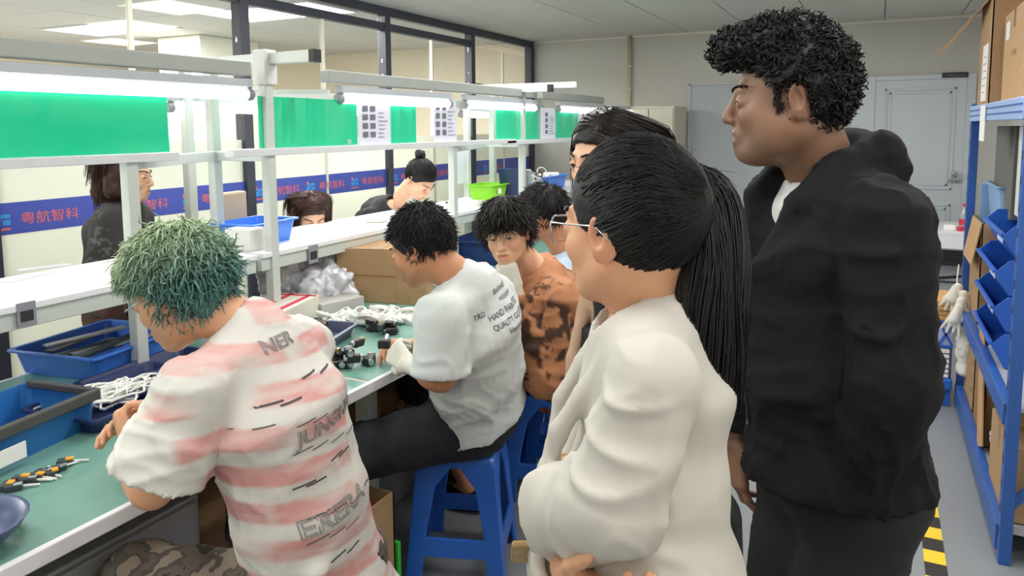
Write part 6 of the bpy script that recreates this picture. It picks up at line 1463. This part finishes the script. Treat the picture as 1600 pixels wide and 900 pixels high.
simple_woman('woman in a black top with her hair in a bun, bending over the bench', P(655, 281, 4.45), (.98, -.12), .75, nb5, (.85, -.5), dict(name='top', mat=Mk, sleeve='short', inf=.022, h=.010, hem=-.06, neck=.055, folds=[((7, 7, 3), .006)]), dict(name='trousers', mat=M_pants, h=.014), bun, 'fair', pv=V(-3.02, 3.98, .86))
# seated woman with brown hair and white vest
nb6 = P(478, 388, 4.0); Mv = mat('white_vest', 'e3e1dd', .85, attr=True)
def top6(root, hc, A, W): long_hair(root, hc, A, .95, M_hbr, .10, 700, seed=16)
simple_woman('seated woman with reddish brown hair and a white vest behind the silver bags', P(487, 338, 3.98), (.80, -.60), .45, nb6, (.92, -.38), dict(name='vest', mat=Mv, sleeve='none', inf=.016, h=.010, hem=-.06, neck=.07, nf=.03), dict(name='trousers', mat=M_pants, h=.014, seat=.46), top6, 'fair', True, pvz=.55,
             arms={k: dict(el=nb6 + V(.10, .22 * i - .0, -.26), wr=nb6 + V(.33, .12 * i + .05, -.23), hand=dict(d=V(1, -.2, -.1), n=V(0, -i, 0), side=-i, curl=(.6, .6, .4))) for k, i in (('L', 1), ('R', -1))})
stool((nb6[0] - .06, nb6[1] + .02), .1, 'blue plastic stool under the seated woman, hidden behind the bench')
# standing woman in brown skirt and patterned top
def hair7(root, hc, A, W): long_hair(root, hc, A, .95, M_hbr, .02, 900, seed=17, dens=(.8, 1.3))
nb7 = P(192, 318, 3.22)
def tint7(vv, nb, l, fb, sp, pv):
    m = (np.abs(noise3(vv * np.array([40, 40, 70]), 5)) < .10) * (noise3(vv * 14, 6) > -.1); return np.ones((len(vv), 3)) * (1 + 2.6 * m[:, None])
Mq = mat('patterned_dark', '2d2a2b', .85, attr=True)
f7 = nrm(V(.75, .65, 0)); l7 = np.cross(Z, f7)
root7, W7, s7, A7 = simple_woman('woman in a dark patterned top and brown skirt standing behind the near bench, facing away', P(198, 276, 3.2), (.86, .5), .08, nb7, f7, dict(name='top', mat=Mq, sleeve='short', inf=.026, h=.009, hem=-.02, flare=.01, neck=.058, slen=.95, tint=tint7, folds=[((7, 7, 3), .005)]),
             dict(name='skirt', mat=mat('brown_skirt', '5f4238', .8, var=.12, stretch=(1, 1, 6), attr=True), h=.012, skirt=.35, r=(.07, .05, .05), inf=.02, amp=.008), hair7, 'fair', pv=V(nb7[0] - .02, nb7[1] - .03, .80),
             arms={k: dict(el=nb7 + l7 * (.22 * i) - f7 * .02 - Z * .27, wr=nb7 + l7 * (.18 * i) + f7 * .2 - Z * .36, hand=dict(d=f7 - Z * .2, n=-l7 * i, side=i, curl=(.5, .5, .4))) for k, i in (('L', 1), ('R', -1))})
# woman hidden behind the white blazer
def hair8(root, hc, A, W): long_hair(root, hc, A, .95, hairmat('darkbrown', '1c1614', .4, .3), .16, 1500, part=.02, seed=18, r=.0014)
hc8 = P(948, 252, 1.86); nb8 = P(985, 388, 1.90); f8 = nrm(V(-.62, -.78, 0)); l8 = np.cross(Z, f8); Mx8 = mat('beige_coat', 'c4a58b', .85, attr=True)
def pre8(S, nb, l, fb, SH, sec, sp):
    for i in (1, -1): S.chain([nb + l * i * .07 + Z * .02, nb + l * i * .075 + fb * .07 - Z * .06, nb + l * i * .085 + fb * .12 - Z * .3, nb + l * i * .09 + fb * .14 - Z * .6], [.02, .02, .018, .016], .012)
def post8(S, nb, l, fb, SH, sec, sp): S.chain([nb + fb * .12 + Z * .02, nb + fb * .17 - Z * .3, nb + fb * .19 - Z * .75], [.06, .07, .075], .008, True)
root8, W8, s8, A8 = simple_woman('woman in a beige coat over black, mostly hidden behind the white blazer', hc8, (-.45, -.89), .12, nb8, f8, dict(name='coat', mat=Mx8, sleeve='long', inf=.012, h=.010, hem=-.30, flare=.02, neck=.058, nf=.01, pre=pre8, post=post8, sl=(.05, .05, .04), folds=[((6, 6, 2.4), .005)]), dict(name='trousers', mat=M_pants, h=.014, waist=.3), hair8, 'fair', pv=V(nb8[0], nb8[1] + .02, .84), s=.98,
             arms={k: dict(sh=nb8 + l8 * (.125 * i) - Z * .09, el=nb8 + l8 * (.165 * i) - f8 * .02 - Z * .36, wr=nb8 + l8 * (.15 * i) + f8 * .08 - Z * .58, hand=dict(d=f8 * .5 - Z, n=-l8 * i, side=i, curl=(.4, .4, .3))) for k, i in (('L', 1), ('R', -1))})
S = SDF(nb8 - .45, nb8 + .15, .01); S.loft([(V(nb8[0], nb8[1], nb8[2] - .42) + f8 * .012, .085, .088), (nb8 - Z * .12 + f8 * .008, .09, .085), (nb8 - Z * .04, .075, .055)], l8, .03); v_, f_ = S.mesh(1); quad_obj('black_blouse', v_, f_, Mk, root8, True, np.ones((len(v_), 3)))
# dark shoulder bag hanging at the far side of the blazer
p = P(1130, 868, 1.22); t = thing('shoulder_bag', 'black shoulder bag hanging at the far side of the white blazer', 'bag', p)
S = SDF(p - .2, p + .2, .008); S.loft([(p - Z * .14, .034, .08), (p + Z * .09, .022, .06)], RM[:, 0] * V(1, 1, 0), .03); v_, f_ = S.mesh(1); quad_obj('bag_body', v_, f_, M_pants, t, True, np.ones((len(v_), 3)))
MB().tube([p + Z * .08, P(1112, 700, 1.2), P(1085, 545, 1.14)], .006, 6).build('bag_strap', M_black, t, smooth=True)
# ------------------------------------------------------------------ tidy up
for o in bpy.data.objects:
    for k in ('_base', '_y'):
        if k in o: del o[k]
